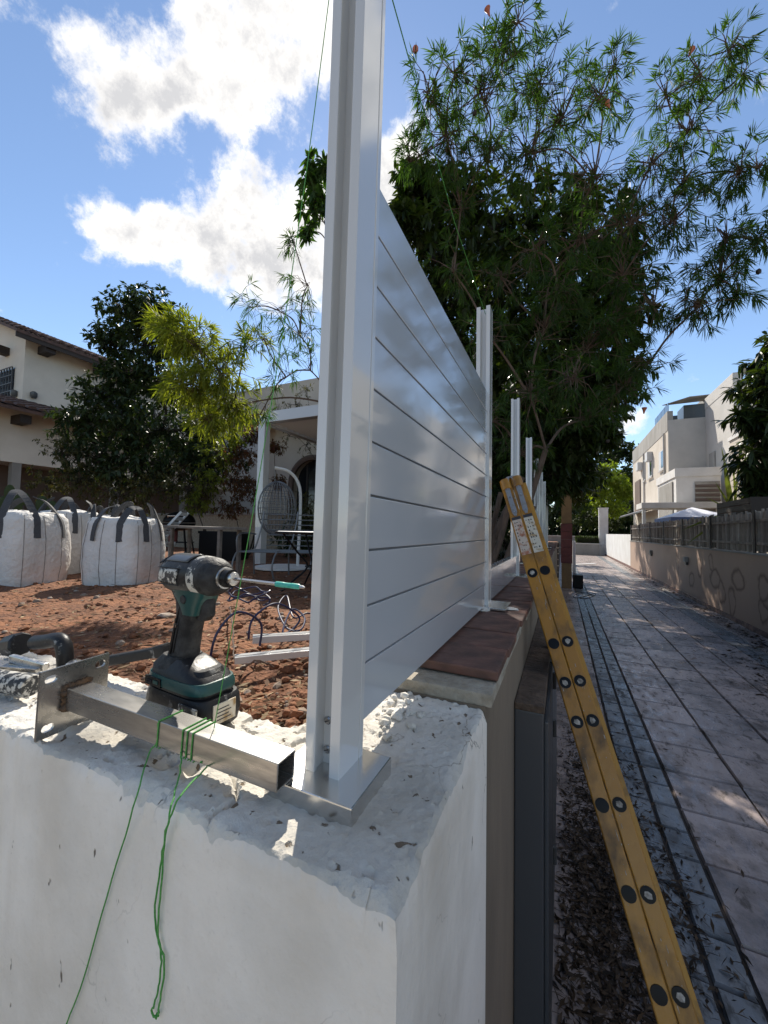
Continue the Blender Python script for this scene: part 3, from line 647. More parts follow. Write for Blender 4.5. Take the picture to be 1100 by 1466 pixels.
MB().tube(mid, .0006, 5).build('taut_line', m_green, tw)
# ================================================================== impact driver
DO = Vector((-.525, .432, 1.306)); DM = Matrix.Translation(DO) @ Matrix.Rotation(math.radians(-5), 4, 'Z')
dr = thing('impact_driver', 'black and teal cordless impact driver with a turquoise bit standing on the wall', 'power tool', DO)
def loft(secs, n=24, pw=3.0):
    """secs = [(cx, cy, z, hx, hy)] superellipse sections stacked in z"""
    mb = MB(); v = []; f = []
    for (cx_, cy_, z, hx, hy) in secs:
        for k in range(n):
            a = 2*math.pi*k/n; c, s = math.cos(a), math.sin(a)
            v.append((cx_+hx*math.copysign(abs(c)**(2/pw), c), cy_+hy*math.copysign(abs(s)**(2/pw), s), z))
    for i in range(len(secs)-1):
        for k in range(n): f.append((i*n+k, i*n+(k+1) % n, (i+1)*n+(k+1) % n, (i+1)*n+k))
    f.append(tuple(range(n))[::-1]); f.append(tuple((len(secs)-1)*n+k for k in range(n)))
    return mb.add(v, f)
B = lambda mb, name, m, parent=dr, **k: mb.build(name, m, parent, T=DM, **k)
# battery with ridges, label and clip
bat = B(loft([(0,0,0,.070,.036),(0,0,.004,.074,.039),(.002,0,.022,.077,.040),(.003,0,.040,.074,.039),(.002,0,.046,.070,.037)], 32, 5), 'battery', m_blackdust, smooth=True)
for k, z in enumerate((.010, .017)): B(MB().box(-.06, .05, -.0412, -.038, z, z+.003), 'ridge', m_black, bat)
lab = MB().box(.0775, .0792, -.020, .018, .012, .040); B(lab, 'battery_label', m_label, bat)
for k in range(4): B(MB().box(.0793, .0796, -.014, .010-.004*(k % 2), .017+.005*k, .0185+.005*k), 'print', m_ink, bat)
B(MB().box(.030, .070, -.0415, -.039, .020, .040), 'side_label', m_scuff, bat)
# foot: teal shroud over the battery with a slanted gauge window
foot = B(loft([(-.002,0,.047,.068,.036),(-.002,0,.060,.069,.037),(-.006,0,.072,.062,.034),(-.014,0,.082,.045,.028),(-.020,0,.090,.030,.022)], 32, 4.2), 'foot_shroud', m_blackdust, smooth=True)
B(loft([(-.002,0,.052,.0705,.0382),(-.002,0,.060,.0705,.0385),(-.004,0,.067,.068,.037)], 32, 4.2), 'teal_band', m_teal, foot, smooth=True)
B(MB().box(-.060, -.020, -.0395, -.036, .050, .063), 'charge_gauge', m_blackpaint, foot)
B(MB().box(-.054, -.042, -.0402, -.0395, .054, .059), 'gauge_window', m_glass, foot); B(MB().box(-.038, -.026, -.0402, -.0395, .054, .059), 'gauge_window', m_teal, foot)
B(loft([(.022,0,.0725,.032,.026),(.020,0,.0800,.028,.022)], 20, 4), 'dust_patch', m_blackdust, foot, smooth=True)
B(loft([(-.036,0,.060,.035,.0345),(-.034,0,.078,.034,.032),(-.028,0,.092,.027,.023)], 24, 3.4), 'foot_collar', m_black, smooth=True)
# handle
B(loft([(-.026,0,.086,.026,.0215),(-.022,0,.100,.0225,.0190),(-.016,0,.130,.0215,.0185),(-.010,0,.155,.0225,.0185),(-.008,0,.176,.027,.0195),(-.012,0,.192,.036,.0215)], 28, 2.6), 'handle', m_black, smooth=True)
B(MB().tube([(-.012,-.0180,.170),(-.020,-.0192,.145),(-.026,-.0192,.115),(-.030,-.0205,.095)], .0016, 6), 'grip_ridge', m_blackpaint)
for dx in (-.006, .004): B(MB().tube([(-.016+dx,-.0180,.150),(-.022+dx,-.0192,.120),(-.026+dx,-.0205,.098)], .0011, 6), 'grip_ridge', m_blackpaint)
B(MB().lathe([(0,.0038),(.003,.0038)], (-.021, -.017, .140), (0, -1, 0), 12), 'handle_screw', m_chrome, smooth=True)
# teal trigger housing and trigger
B(loft([(.006,0,.158,.018,.0195),(.004,0,.172,.026,.0205),(.000,0,.186,.038,.0215),(-.002,0,.196,.044,.022)], 24, 3.5), 'trigger_housing', m_teal, smooth=True)
B(loft([(.022,0,.150,.010,.0085),(.028,0,.158,.012,.010),(.026,0,.176,.014,.011),(.022,0,.186,.014,.011)], 18, 3), 'trigger', m_black, smooth=True)
B(MB().lathe([(0,.007),(.002,.006)], (.000, -.021, .182), (0, -1, 0), 14), 'reverse_button', m_black, smooth=True)
# motor body: lathe along +X
AXZ = .218
B(MB().lathe([(-.070,.010),(-.068,.019),(-.062,.0255),(-.050,.0300),(-.030,.0318),(.000,.0315),(.018,.0305)], (0, 0, AXZ), (1, 0, 0), 36), 'motor_housing', m_blackdust, smooth=True)
# scuffed name panel area on the side, raised rim
def side_patch(name, x0, x1, a0, a1, r, m, parent=dr, nx=8, na=8):
    v = []; f = []
    for i in range(nx+1):
        for j in range(na+1):
            a = math.radians(a0+(a1-a0)*j/na); x = x0+(x1-x0)*i/nx+ (0.006*(j/na))
            v.append((x, -r*math.cos(a), AXZ+r*math.sin(a)))
    for i in range(nx):
        for j in range(na): f.append((i*(na+1)+j, (i+1)*(na+1)+j, (i+1)*(na+1)+j+1, i*(na+1)+j+1))
    mb = MB().add(v, f); o = B(mb, name, m, parent, smooth=True)
    md = o.modifiers.new('thickness', 'SOLIDIFY'); md.thickness = .0012; return o
side_patch('name_panel', -.052, -.006, -22, 18, .0330, m_scuff)
side_patch('top_panel', -.045, .010, 42, 88, .0328, m_darkmetal)
for z0, z1 in ((-26, -23), (19, 22)): side_patch('panel_rim', -.054, -.003, z0, z1, .0336, m_black, na=2)
for k in range(4): side_patch('vent_slot', -.064+.004*k, -.0625+.004*k, 35, 80, .0285+.0012*k, m_blackpaint, nx=1)
B(MB().lathe([(.018,.0312),(.030,.0305),(.040,.0285)], (0, 0, AXZ), (1, 0, 0), 36), 'hammer_case', m_scuff, smooth=True)
B(MB().lathe([(.034,.0300),(.046,.0288),(.056,.0255),(.064,.0205),(.067,.0165)], (0, 0, AXZ), (1, 0, 0), 36), 'nose_bumper', m_black, smooth=True)
ch = B(MB().lathe([(.064,.0165),(.070,.0160),(.0705,.0125),(.078,.0120),(.0785,.0105),(.088,.0100),(.090,.0070)], (0, 0, AXZ), (1, 0, 0), 28), 'chuck', m_chrome, smooth=True)
B(MB().lathe([(.0712,.0138),(.083,.0134)], (0, 0, AXZ), (1, 0, 0), 28), 'chuck_sleeve', m_blackpaint, ch, smooth=True)
bit = B(MB().lathe([(.088,.0027),(.172,.0027)], (0, 0, AXZ), (1, 0, 0), 6), 'bit_shank', m_chrome)
B(MB().lathe([(.172,.0030),(.173,.0037),(.186,.0037),(.187,.0034),(.200,.0034),(.201,.0037),(.213,.0035),(.215,.0028)], (0, 0, AXZ), (1, 0, 0), 14), 'bit_sleeve', m_tealbit, bit, smooth=True)
B(MB().lathe([(.214,.0023),(.220,.0023),(.223,.0011)], (0, 0, AXZ), (1, 0, 0), 8), 'bit_tip', m_chrome, bit)
# ================================================================== plumbing fittings and tools on the wall, left edge
pe = thing('pipe_elbow', 'scuffed black pipe elbow with a threaded collar on the wall', 'pipe fitting', onz(60, 950, 1.30))
def wp(px, py, y): return Vector(tuple(ony(px, py, y)))
P0, P1, P2, P3, P4 = wp(-14, 928, .44), wp(20, 925, .445), wp(52, 920, .452), wp(84, 916, .46), wp(94, 950, .462)
MB().lathe([(0,.017),(.05,.017)], wp(-30, 930, .438), P1-wp(-30, 930, .438), 16).build('pipe_end', m_hose, pe, smooth=True)
MB().lathe([(-.002,.021),(0,.0245),(.036,.0250),(.040,.022)], P1-Vector((.012, 0, 0)), P2-P1, 10).build('collar', m_blackdust, pe, bev=.001)
MB().tube(chain([P2-Vector((.004, 0, 0)), P2+(P3-P2)*.4, P3, P3+Vector((.022, 0, -.012)), P4, P4+Vector((0, 0, -.022))], 4, 0), [.0150]*20+[.0165], 16).build('elbow', m_blackdust, pe, smooth=True)
MB().lathe([(0,.017),(.004,.019),(.016,.019),(.018,.016)], P4+Vector((.026, -.002, -.004)), (1, .1, -.1), 12).build('clamp_screw', m_chrome, pe, smooth=True)
hb = thing('pry_handle', 'dusty black tool handle sticking out behind the flange plate', 'tool', wp(160, 945, .47))
MB().bar(wp(148, 947, .47), wp(232, 932, .50), .020, .019).build('shaft', m_blackdust, hb, bev=.004)
MB().bar(wp(225, 933, .499), wp(241, 929, .504), .025, .023).build('grip_end', m_blackdust, hb, bev=.005)
cl = thing('bar_clamp', 'grey cement-splashed clamp lying left of the flange plate', 'clamp', onz(20, 985, 1.30))
a, b = Vector(tuple(onz(-40, 968, 1.325))), Vector(tuple(onz(46, 982, 1.325)))
MB().lathe([(0,.0165),(.01,.018),((b-a).length-.004,.018),((b-a).length,.0165)], a, b-a, 18).build('barrel', m_scuff, cl, smooth=True)
MB().bar(onz(-30, 950, 1.335), onz(62, 957, 1.33), .028, .008).build('jaw', m_steel, cl, bev=.002)
MB().bar(onz(16, 942, 1.345), onz(66, 955, 1.335), .010, .014).build('lever', m_chrome, cl, bev=.002)
# ================================================================== ladder
LT = Vector((-.193, 1.6, 1.83)); LB = Vector((.395, .880, .02)); la = (LB-LT).normalized(); LL = (LB-LT).length
lw = (Vector((1, 0, 0))-la*la.x).normalized(); ln_ = la.cross(lw).normalized()
if ln_.y < 0: ln_ = -ln_
def lp(t, u, n): return LT+la*t+lw*u+ln_*n
LMx = Matrix(((*la, 0), (*lw, 0), (*ln_, 0), (0, 0, 0, 1))).transposed(); LMx.translation = LT
ld = thing('folding_ladder', 'yellow paint-flecked folding ladder leaning on the wall in the alley', 'ladder', LB)
for s, u0, u1 in (('rail', -.041, -.0012), ('rail', .0012, .041)):
    for n0 in (0, .30):
        o = MB().box(.015 if u0 > 0 else .035, LL, u0, u1, n0, n0+.026).build('rail', m_ladder, ld, bev=.003, T=LMx)
        MB().tube([LMx @ Vector((t, (u0+u1)/2, n0+.013)) for t in (.015, .06)], .022, 14).build('rail_top', m_ladder, o, smooth=True) if n0 == 0 else None
MB().box(.05, LL, .0405, .052, .003, .020).build('outer_flange', m_ladderedge, ld, bev=.001, T=LMx)
# rungs by their end caps, measured on the photograph's rail
def prj(p):
    v = np.array(p)-CAM; w_ = v@FW; return PCX+FPX*(v@RT)/w_, PCY-FPX*(v@UP)/w_
ts = []
for cy_ in (818, 920, 976, 1032, 1152, 1281, 1425): ts.append(min(np.linspace(0, LL, 900), key=lambda t: abs(prj(lp(t, 0, 0))[1]-cy_)))
ts.append(min(LL-.1, ts[-1]+.28))
for t in ts:
    for u in (-.0211, .0211):
        rg = MB().lathe([(.004,.0145),(.320,.0145)], lp(t, u, 0), ln_, 14).build('rung', m_zinc, ld, smooth=True)
        cpn = MB().lathe([(-.0025,.0122),(-.0022,.0165),(.004,.0168)], lp(t, u, 0), ln_, 20).build('rung_cap', m_blackpaint, ld, smooth=True)
        if random.random() < .7:
            a0 = random.uniform(0, 6); v = [lp(t, u, 0)-ln_*.0031+(lw*math.cos(a0+k*1.05)+la*math.sin(a0+k*1.05))*random.uniform(.0065, .0105) for k in range(6)]
            MB().prism([(0,0)], 0, 0) if False else None
            pydata('paint_splash', v+[q+ln_*.001 for q in v], [tuple(range(6)), tuple(range(6, 12))[::-1]]+[(k, (k+1) % 6, (k+1) % 6+6, k+6) for k in range(6)], m_capwhite, cpn)
# hinge arms at the top
for u, tilt in ((-.021, .10), (.021, -.06)):
    pts = [(.012, u*1.1-.004), (.03, u-.002), (.075, u+tilt*.03), (.125, u+tilt*.06)]
    hg = MB().tube([lp(t, q, -.003) for t, q in [(.012, u*.25), (.028, u*.85), (.065, u*1.02), (.10, u), (.135, u*.98)]], [.009, .0105, .011, .0105, .0095], 10)
    hg = MB()
    spine = [(.008, u*.2), (.020, u*.75), (.045, u*1.0), (.10, u*1.0), (.165, u*.95), (.182, u*.95)]; wid = [.007, .0095, .0100, .0085, .0095, .004]
    v = []
    for (t, q), w_ in zip(spine, wid):
        for sgn in (-1, 1):
            for dn in (-.0045, -.0012): v.append(lp(t, q+sgn*w_, dn))
    f = []
    for i in range(len(spine)-1):
        a_, b_ = i*4, i*4+4
        f += [(a_, a_+2, b_+2, b_), (a_+1, b_+1, b_+3, a_+3), (a_, b_, b_+1, a_+1), (a_+2, a_+3, b_+3, b_+2)]
    f += [(0, 1, 3, 2), tuple(len(v)-4+k for k in (0, 2, 3, 1))]
    ho = pydata('hinge_plate', v, f, m_zinc, ld)
    for t, q in ((.025, u*.8), (.062, u), (.166, u*.95), (.10, u)): MB().lathe([(0,.0042),(.0025,.0030)], lp(t, q, -.0045), -ln_, 10).build('rivet', m_chrome, ho, smooth=True)
# worn warning labels
t0 = min(np.linspace(0, LL, 900), key=lambda t: abs(prj(lp(t, 0, 0))[1]-738)); t1 = min(np.linspace(0, LL, 900), key=lambda t: abs(prj(lp(t, 0, 0))[1]-792))
for u, m, l in ((-.0211, m_labelred, 'left'), (.0211, m_label, 'right')):
    o = MB().box(t0, t1, u-.0165, u+.0165, -.0009, -.0001).build('warning_label', m, ld, T=LMx)
    MB().box(t0, t0+.012, u-.0165, u+.0165, -.0016, -.0010).build('label_header', m_ink, o, T=LMx)
    mb = MB()
    for r in range(9):
        for c_ in range(3):
            if random.random() < .78:
                tt = t0+.022+r*(t1-t0-.03)/9; uu = u-.012+c_*.0085; mb.box(tt, tt+random.uniform(.002, .007), uu, uu+random.uniform(.002, .006), -.0014, -.0010)
    mb.build('label_print', m_ink, o, T=LMx)['kind'] = 'stuff'
mb = MB()
for k in range(160):
    t = random.uniform(.1, LL); u = random.uniform(-.039, .039)
    if abs(u) < .003: continue
    mb.box(t, t+random.expovariate(1/.005), u, u+random.uniform(.0006, .0022), -.0008, -.0002)
mb.build('paint_flecks', m_capwhite, ld, T=LMx)['kind'] = 'stuff'
# ================================================================== big bags
def bag(cx_, cy_, wd, ht, rot, label, seed):
    r_ = random.Random(seed); z0 = soil_h(cx_, cy_)-.015
    t = thing('bulk_bag', label, 'bulk bag', (cx_, cy_, z0), 'bulk bags on the red soil'); T = Matrix.Translation((cx_, cy_, z0)) @ Matrix.Rotation(rot, 4, 'Z')
    def P(a, v):
        c, s = math.cos(a), math.sin(a); pw = 5 if v < .95 else 4
        b = wd/2*(.97+.09*math.sin(math.pi*min(1, v*1.05))-.05*v); rr = b/((abs(c)**pw+abs(s)**pw)**(1/pw))
        rr *= 1+.022*mnoise.noise((c*3+seed, s*3, v*6))+.010*mnoise.noise((c*9+seed, s*9, v*22))
        if v > .93: rr *= 1-(v-.93)*.8
        return Vector((rr*c, rr*s, ht*v*(1+.03*mnoise.noise((c*2, s*2, seed)))))
    nA, nV = 72, 26; v = []; f = []
    for j in range(nV+1):
        for k in range(nA): v.append(T @ P(2*math.pi*k/nA, j/nV))
    for j in range(nV):
        for k in range(nA): f.append((j*nA+k, j*nA+(k+1) % nA, (j+1)*nA+(k+1) % nA, (j+1)*nA+k))
    b0 = len(v)
    for q in (.7, .35, .05):
        for k in range(nA):
            p = P(2*math.pi*k/nA, 1.0); v.append(T @ Vector((p.x*q, p.y*q, p.z+.035*(1-q)+.03*mnoise.noise((p.x*q*5, p.y*q*5, seed)))))
    for j in range(3):
        a_ = nV*nA if j == 0 else b0+(j-1)*nA; c_ = b0+j*nA
        for k in range(nA): f.append((a_+k, a_+(k+1) % nA, c_+(k+1) % nA, c_+k))
    f.append(tuple(b0+2*nA+k for k in range(nA)))
    pydata('sack', v, f, m_bag, t, smooth=True)
    for k in range(12):
        a = 2*math.pi*(k+.5)/12+.1; MB().tube([T @ (P(a, q)*1.0+Vector((math.cos(a), math.sin(a), 0))*.002) for q in np.linspace(.02, .97, 16)], .003, 5).build('seam', m_seam, t)
    for k in range(4):
        a0 = math.pi/4+k*math.pi/2; aa, ab = a0-.36, a0+.36; top = (P(a0, 1)).length
        pa, pb = [P(aa, q)+Vector((math.cos(aa), math.sin(aa), 0))*.008 for q in (.66, .8, .95)], [P(ab, q)+Vector((math.cos(ab), math.sin(ab), 0))*.008 for q in (.95, .8, .66)]
        m_ = (pa[-1]+pb[0])/2; hh = r_.uniform(.12, .26); lean = Vector((r_.uniform(-.12, .12), r_.uniform(-.12, .12), 0))-m_*Vector((.18, .18, 0)).length
        pk = Vector((m_.x*.72, m_.y*.72, ht+hh))+Vector((r_.uniform(-.1, .1), r_.uniform(-.1, .1), 0))
        crv = pa+[pa[-1].lerp(pk, .55)+Vector((0, 0, .05)), pk, pb[0].lerp(pk, .55)+Vector((0, 0, .05))]+pb
        pts = chain(crv, 5, 0); mb = MB(); vv = []; ff = []
        for i, p in enumerate(pts):
            tg = (pts[min(i+1, len(pts)-1)]-pts[max(i-1, 0)]).normalized(); out_ = Vector((p.x, p.y, .25)).normalized(); sd = tg.cross(out_).normalized()
            for s1_, s2_ in ((-1, -1), (1, -1), (1, 1), (-1, 1)): vv.append(T @ (p+sd*s1_*.034+out_*s2_*.004))
        for i in range(len(pts)-1):
            for q in range(4): ff.append((i*4+q, i*4+(q+1) % 4, i*4+4+(q+1) % 4, i*4+4+q))
        pydata('lifting_strap', vv, ff, m_strap, t)
    return t
b1 = onz(176, 840, GZ); b0_ = onz(26, 842, GZ)
bag(-4.72, 2.88, .66, .76, .42, 'full white bulk bag nearest the barbecue, four dark lifting straps', 11)
bag(-5.62, 2.22, .76, .80, .42, 'full white bulk bag cut by the left picture edge', 12)
bag(-6.35, 3.05, .66, .84, .2, 'white bulk bag leaning behind the leftmost bag', 13)
bag(-6.1, 3.45, .55, .77, .8, 'smaller white bulk bag seen in the gap between the two front bags', 14)

# ================================================================== white profiles, hoses, sticks on the soil
def prof(a, b, w, h, label):
    t = thing('aluminium_profile', label, 'profile', a, 'loose white profiles on the soil'); d = (Vector(tuple(b))-Vector(tuple(a)))
    MB().bar(a, b, w, h).build('channel', m_alu_white, t, bev=.001); 
    u = Vector((0, 0, 1)); s = d.cross(u).normalized()
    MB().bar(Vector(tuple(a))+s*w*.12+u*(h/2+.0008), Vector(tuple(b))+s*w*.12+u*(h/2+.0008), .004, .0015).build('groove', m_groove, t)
a, b = onz(336, 944, 1.0), onz(520, 925, 1.0); prof(a, b, .055, .03, 'nearer white aluminium profile lying on the soil behind the post')
a, b = onz(362, 915, 1.0), onz(520, 905, 1.0); prof(a, b, .06, .035, 'farther white aluminium profile lying on the soil behind the post')
v_, f_ = ico(.075, (1.4, .8, .28), .2); ck_ = onz(238, 868, 1.0); tag(MB().add(v_+np.array([*ck_[:2], soil_h(*ck_[:2])+.012]), f_).build('concrete_chunk', m_stone, bev=.006), 'flat pale concrete chunk on the soil left of the driver', 'stone')
def hose(pts, label, r=.006):
    tag(MB().tube(chain(pts, 7, 0), r, 8).build('garden_hose', m_hose, smooth=True), label, 'hose', 'blue hoses on the soil')
g = lambda px, py, z=.985: onz(px, py, z)
hp = g(300, 948); hq = g(372, 925)
hose([hp, hp+np.array([.02, .02, .13]), (hp+hq)/2+np.array([0, 0, .20]), hq+np.array([0, 0, .12]), hq], 'blue hose arching out of the soil beside the driver')
hp = g(356, 915); hq = g(428, 897)
hose([hp, hp+np.array([.01, .02, .11]), hp*.5+hq*.5+np.array([0, 0, .17]), hq+np.array([0, 0, .06]), g(420, 900), g(405, 905), g(418, 890)+np.array([0, 0, .08]), g(436, 893)+np.array([0, 0, .04]), g(430, 902), g(410, 898), g(398, 880)+np.array([0, 0, .05]), g(410, 872)+np.array([0, 0, .1]), g(420, 888)+np.array([0, 0, .02]), g(440, 878), g(470, 880)], 'blue hose looping beside the white profiles')
c0 = g(354, 868)
hose([c0+np.array([math.cos(q)*(.16+.03*math.sin(q*3)), math.sin(q)*(.13+.02*math.cos(q*2)), .02+.012*q/2+.03*math.sin(q*2.3)**2]) for q in np.linspace(0, 17, 44)], 'coiled blue hose on the soil under the driver bit', .0065)
sk = [((330, 870), (336, 945)), ((375, 855), (470, 848)), ((400, 845), (455, 838)), ((345, 958), (392, 955)), ((372, 835), (410, 832))]
for i, ((ax_, ay), (bx, by)) in enumerate(sk):
    a, b = Vector(tuple(g(ax_, ay))), Vector(tuple(g(bx, by))); m_ = (a+b)/2+Vector((0, 0, .03))
    tag(MB().tube(chain([a, m_, b], 6, .003), [.006-.00025*k for k in range(13)], 6).build('dead_stick', m_bark), ['pale dead stick standing beside the green twine', 'crooked dead branch on the soil beyond the hose coil', 'short dead branch on the soil under the iron table', 'thin dead stick on the soil in front of the white profiles', 'gnarled branch stub on the soil before the glider bench'][i], 'stick', 'dead sticks on the soil')
# ================================================================== garden furniture
def V3(a): return Vector(tuple(map(float, a)))
rt, fw = V3(R0), V3(F0); up_ = Vector((0, 0, 1))
tr = thing('trestle_rail', 'weathered grey trestle table beside the bulk bags', 'trestle table', onz(290, 800, GZ))
a, b = V3(at(337, 757, 4.9)), V3(at(208, 742, 7.2)); b.z = a.z+.02; sd = (b-a).normalized().cross(up_)
MB().bar(a, b, .34, .035).build('table_top', m_wood, tr, bev=.006)
for t in (.04, .5, .96):
    for s in (-.13, .13):
        p = a.lerp(b, t)+sd*s; MB().bar(p-Vector((0, 0, .02)), Vector((p.x, p.y, GZ-.03)), .045, .045).build('leg', m_wood, tr, bev=.004)
bq = thing('barbecue', 'black kettle barbecue on wheeled stand by the garden wall', 'barbecue', at(258, 790, 8.2))
c = V3(at(257, 748, 8.2)); g0 = soil_h(c.x, c.y)
def dome(c, rx, ry, rz, lo, hi, name, m, parent, n=24):
    v = []; f = []; R_ = 9
    for i in range(R_+1):
        a = lo+(hi-lo)*i/R_
        for k in range(n): q = 2*math.pi*k/n; v.append(c+rt*(rx*math.cos(a)*math.cos(q))+fw*(ry*math.cos(a)*math.sin(q))+up_*(rz*math.sin(a)))
    for i in range(R_):
        for k in range(n): f.append((i*n+k, i*n+(k+1) % n, (i+1)*n+(k+1) % n, (i+1)*n+k))
    f.append(tuple(range(n))[::-1]); f.append(tuple(R_*n+k for k in range(n)))
    return pydata(name, v, f, m, parent, smooth=True)
lid = dome(c, .33, .26, .24, 0, 1.5, 'lid', m_blackpaint, bq); dome(c-up_*.012, .33, .26, .17, 0, -1.3, 'bowl', m_blackpaint, bq)
MB().tube([c+up_*.10-fw*.27-rt*.09, c+up_*.13-fw*.31-rt*.08, c+up_*.13-fw*.31+rt*.08, c+up_*.10-fw*.27+rt*.09], .012, 8).build('lid_handle', m_chrome, lid)
for s in (-1, 1):
    for q in (-1, 1): MB().bar(c+rt*s*.17+fw*q*.12-up_*.14, V3((*(c+rt*s*.27+fw*q*.18)[:2], g0)), .03, .03).build('leg', m_blackpaint, bq)
    MB().lathe([(-.03,.085),(.03,.085)], V3((*(c+rt*s*.29-fw*.19)[:2], g0+.085)), rt, 18).build('wheel', m_black, bq)
MB().bar(c-rt*.26-up_*.42, c+rt*.26-up_*.42, .3, .02).build('shelf', m_blackpaint, bq)
MB().lathe([(0,.09),(.28,.09),(.31,.05)], c-rt*.12-up_*.41, up_, 14).build('gas_bottle', m_redbrick, bq)
lc = thing('lounge_chair', 'white slatted sun lounger with raised back beside the bags', 'lounge chair', at(222, 790, 7.2))
p = V3(at(222, 765, 7.2)); z0 = soil_h(p.x, p.y); p.z = z0+.34
u = (rt*.97+fw*.25).normalized(); w = u.cross(up_)
for s in (-.29, .29): MB().bar(p+w*s-u*.75, p+w*s+u*.28, .05, .06).build('side_rail', m_whitepaint, lc)
for k in range(8): MB().bar(p-u*(.7-.12*k)+w*-.27+up_*.02, p-u*(.7-.12*k)+w*.27+up_*.02, .085, .018).build('seat_slat', m_whitepaint, lc)
bk = p+u*.05; bd = (u*.62+up_*.78).normalized()
for s in (-.27, .27): MB().bar(bk+w*s+up_*.04, bk+w*s+bd*.72+up_*.04, .045, .04, up=u).build('back_rail', m_whitepaint, lc)
for k in range(6): MB().bar(bk+bd*(.1+.115*k)+w*-.25+up_*.04, bk+bd*(.1+.115*k)+w*.25+up_*.04, .07, .018, up=u).build('back_slat', m_whitepaint, lc)
for s in (-.27, .27):
    for q in (-.6, .2): MB().bar(p+w*s+u*q, V3((*(p+w*s+u*q)[:2], z0-.02)), .05, .05).build('leg', m_whitepaint, lc)
pb = thing('planter_box', 'black rectangular planter box behind the trestle table', 'planter', at(322, 785, 8.0))
c = V3(at(322, 785, 8.0)); g0 = soil_h(c.x, c.y)-.05
T = Matrix(((*rt, 0), (*fw, 0), (0, 0, 1, 0), (0, 0, 0, 1))).transposed(); T.translation = Vector((c.x, c.y, g0))
mb = MB()
for q in ((-.40,.40,-.3,-.27),(-.40,.40,.27,.3),(-.40,-.37,-.27,.27),(.37,.40,-.27,.27)): mb.box(*q, 0, .62)
mb.build('side_panels', m_blackpaint, pb, T=T); MB().box(-.37,.37,-.27,.27,0,.57).build('earth', m_soil, pb, T=T); MB().box(-.42,.42,-.315,-.301,.58,.63).build('rim', m_blackpaint, pb, T=T)
gb = thing('glider_bench', 'grey wire garden bench with slatted seat under the pergola', 'bench', onz(392, 828, GZ))
c = V3(at(392, 800, 4.9)); g0 = soil_h(c.x, c.y); sz = g0+.36; o_ = V3((c.x, c.y, sz))
for k in range(9): MB().tube([o_-rt*.46+fw*(k*.075), o_+rt*.52+fw*(k*.075)], .008, 6).build('seat_slat', m_wire, gb)
for k in range(7): MB().tube([o_-rt*.30+fw*(.66+.02*k)+up_*(.06+.075*k), o_+rt*.60+fw*(.66+.02*k)+up_*(.06+.075*k)], .008, 6).build('back_slat', m_wire, gb)
for s in (-.46, .04, .52):
    MB().tube(chain([o_+rt*s-fw*.06-up_*.38, o_+rt*(s-.03)-fw*.10-up_*.18, o_+rt*s-fw*.02, o_+rt*s+fw*.30-up_*.02, o_+rt*s+fw*.62, o_+rt*(s+.06)+fw*.70+up_*.28, o_+rt*(s+.08)+fw*.78+up_*.56], 4, 0), .012, 7).build('side_frame', m_wire, gb, smooth=True)
    MB().tube([o_+rt*s+fw*.60, o_+rt*s+fw*.66-up_*.40], .012, 7).build('leg', m_wire, gb)
for s in (-.46, .52): MB().tube(chain([o_+rt*s-fw*.02, o_+rt*s-fw*.03+up_*.2, o_+rt*s+fw*.3+up_*.24, o_+rt*s+fw*.66+up_*.22], 4, 0), .011, 7).build('arm_rest', m_wire, gb, smooth=True)
rd = thing('round_table', 'round white-topped iron garden table partly behind the post', 'table', onz(455, 835, GZ))
c = V3(at(452, 757, 4.3)); g0 = soil_h(c.x, c.y); c.z = g0+.62
MB().lathe([(0,.40),(.008,.42),(.02,.42),(.026,.40)], c, up_, 40).build('table_top', m_whitepaint, rd, smooth=True)
MB().tube([c+rt*(.425*math.cos(q))+fw*(.425*math.sin(q))+up_*.012 for q in np.linspace(0, 6.283, 40, endpoint=False)], .012, 6, closed=True).build('rim', m_blackpaint, rd)
for k in range(4):
    q = k*math.pi/2+.5; d = rt*math.cos(q)+fw*math.sin(q); MB().tube(chain([c+d*.36, c+d*.2-up_*.2, c+d*.08-up_*.36, c+d*.25-up_*.52, V3((*(c+d*.36)[:2], g0))], 4, 0), .011, 6).build('leg', m_blackpaint, rd, smooth=True)
MB().tube([c-up_*.36+rt*(.1*math.cos(q))+fw*(.1*math.sin(q)) for q in np.linspace(0, 6.283, 16, endpoint=False)], .008, 5, closed=True).build('leg_ring', m_blackpaint, rd)
eg = thing('hanging_chair', 'wire egg chair hanging from a curved white stand', 'hanging chair', at(410, 800, 6.4))
c = V3(at(397, 728, 6.2)); g0 = soil_h(c.x, c.y)
st_ = [V3((*(c+rt*.30+fw*.25)[:2], g0)), c+rt*.32+fw*.25+up_*.1, c+rt*.28+fw*.2+up_*.45, c+rt*.14+fw*.1+up_*.62, c-rt*.06+up_*.66]
MB().tube(chain(st_, 6, 0), .026, 8).build('stand', m_whitepaint, eg, smooth=True); MB().lathe([(0,.45),(.03,.45)], V3((*(c+rt*.1+fw*.1)[:2], g0)), up_, 24).build('stand_base', m_whitepaint, eg)
MB().tube([c-rt*.06+up_*.66, c-rt*.05+up_*.44], .006, 5).build('chain', m_wire, eg)
mb = MB()
for k in range(14):
    q = math.pi*k/14; mb.tube([c+(rt*math.cos(q)+fw*math.sin(q))*(.30*math.cos(a))+up_*(.44*math.sin(a)) for a in np.linspace(-1.57, 1.57+3.1, 26)], .006, 4)
for z in np.linspace(-.36, .36, 9): mb.tube([c+rt*(.30*math.sqrt(1-(z/.44)**2)*math.cos(q))+fw*(.30*math.sqrt(1-(z/.44)**2)*math.sin(q))+up_*z for q in np.linspace(0, 6.283, 22, endpoint=False)], .005, 4, closed=True)
mb.build('wire_basket', m_wire, eg)
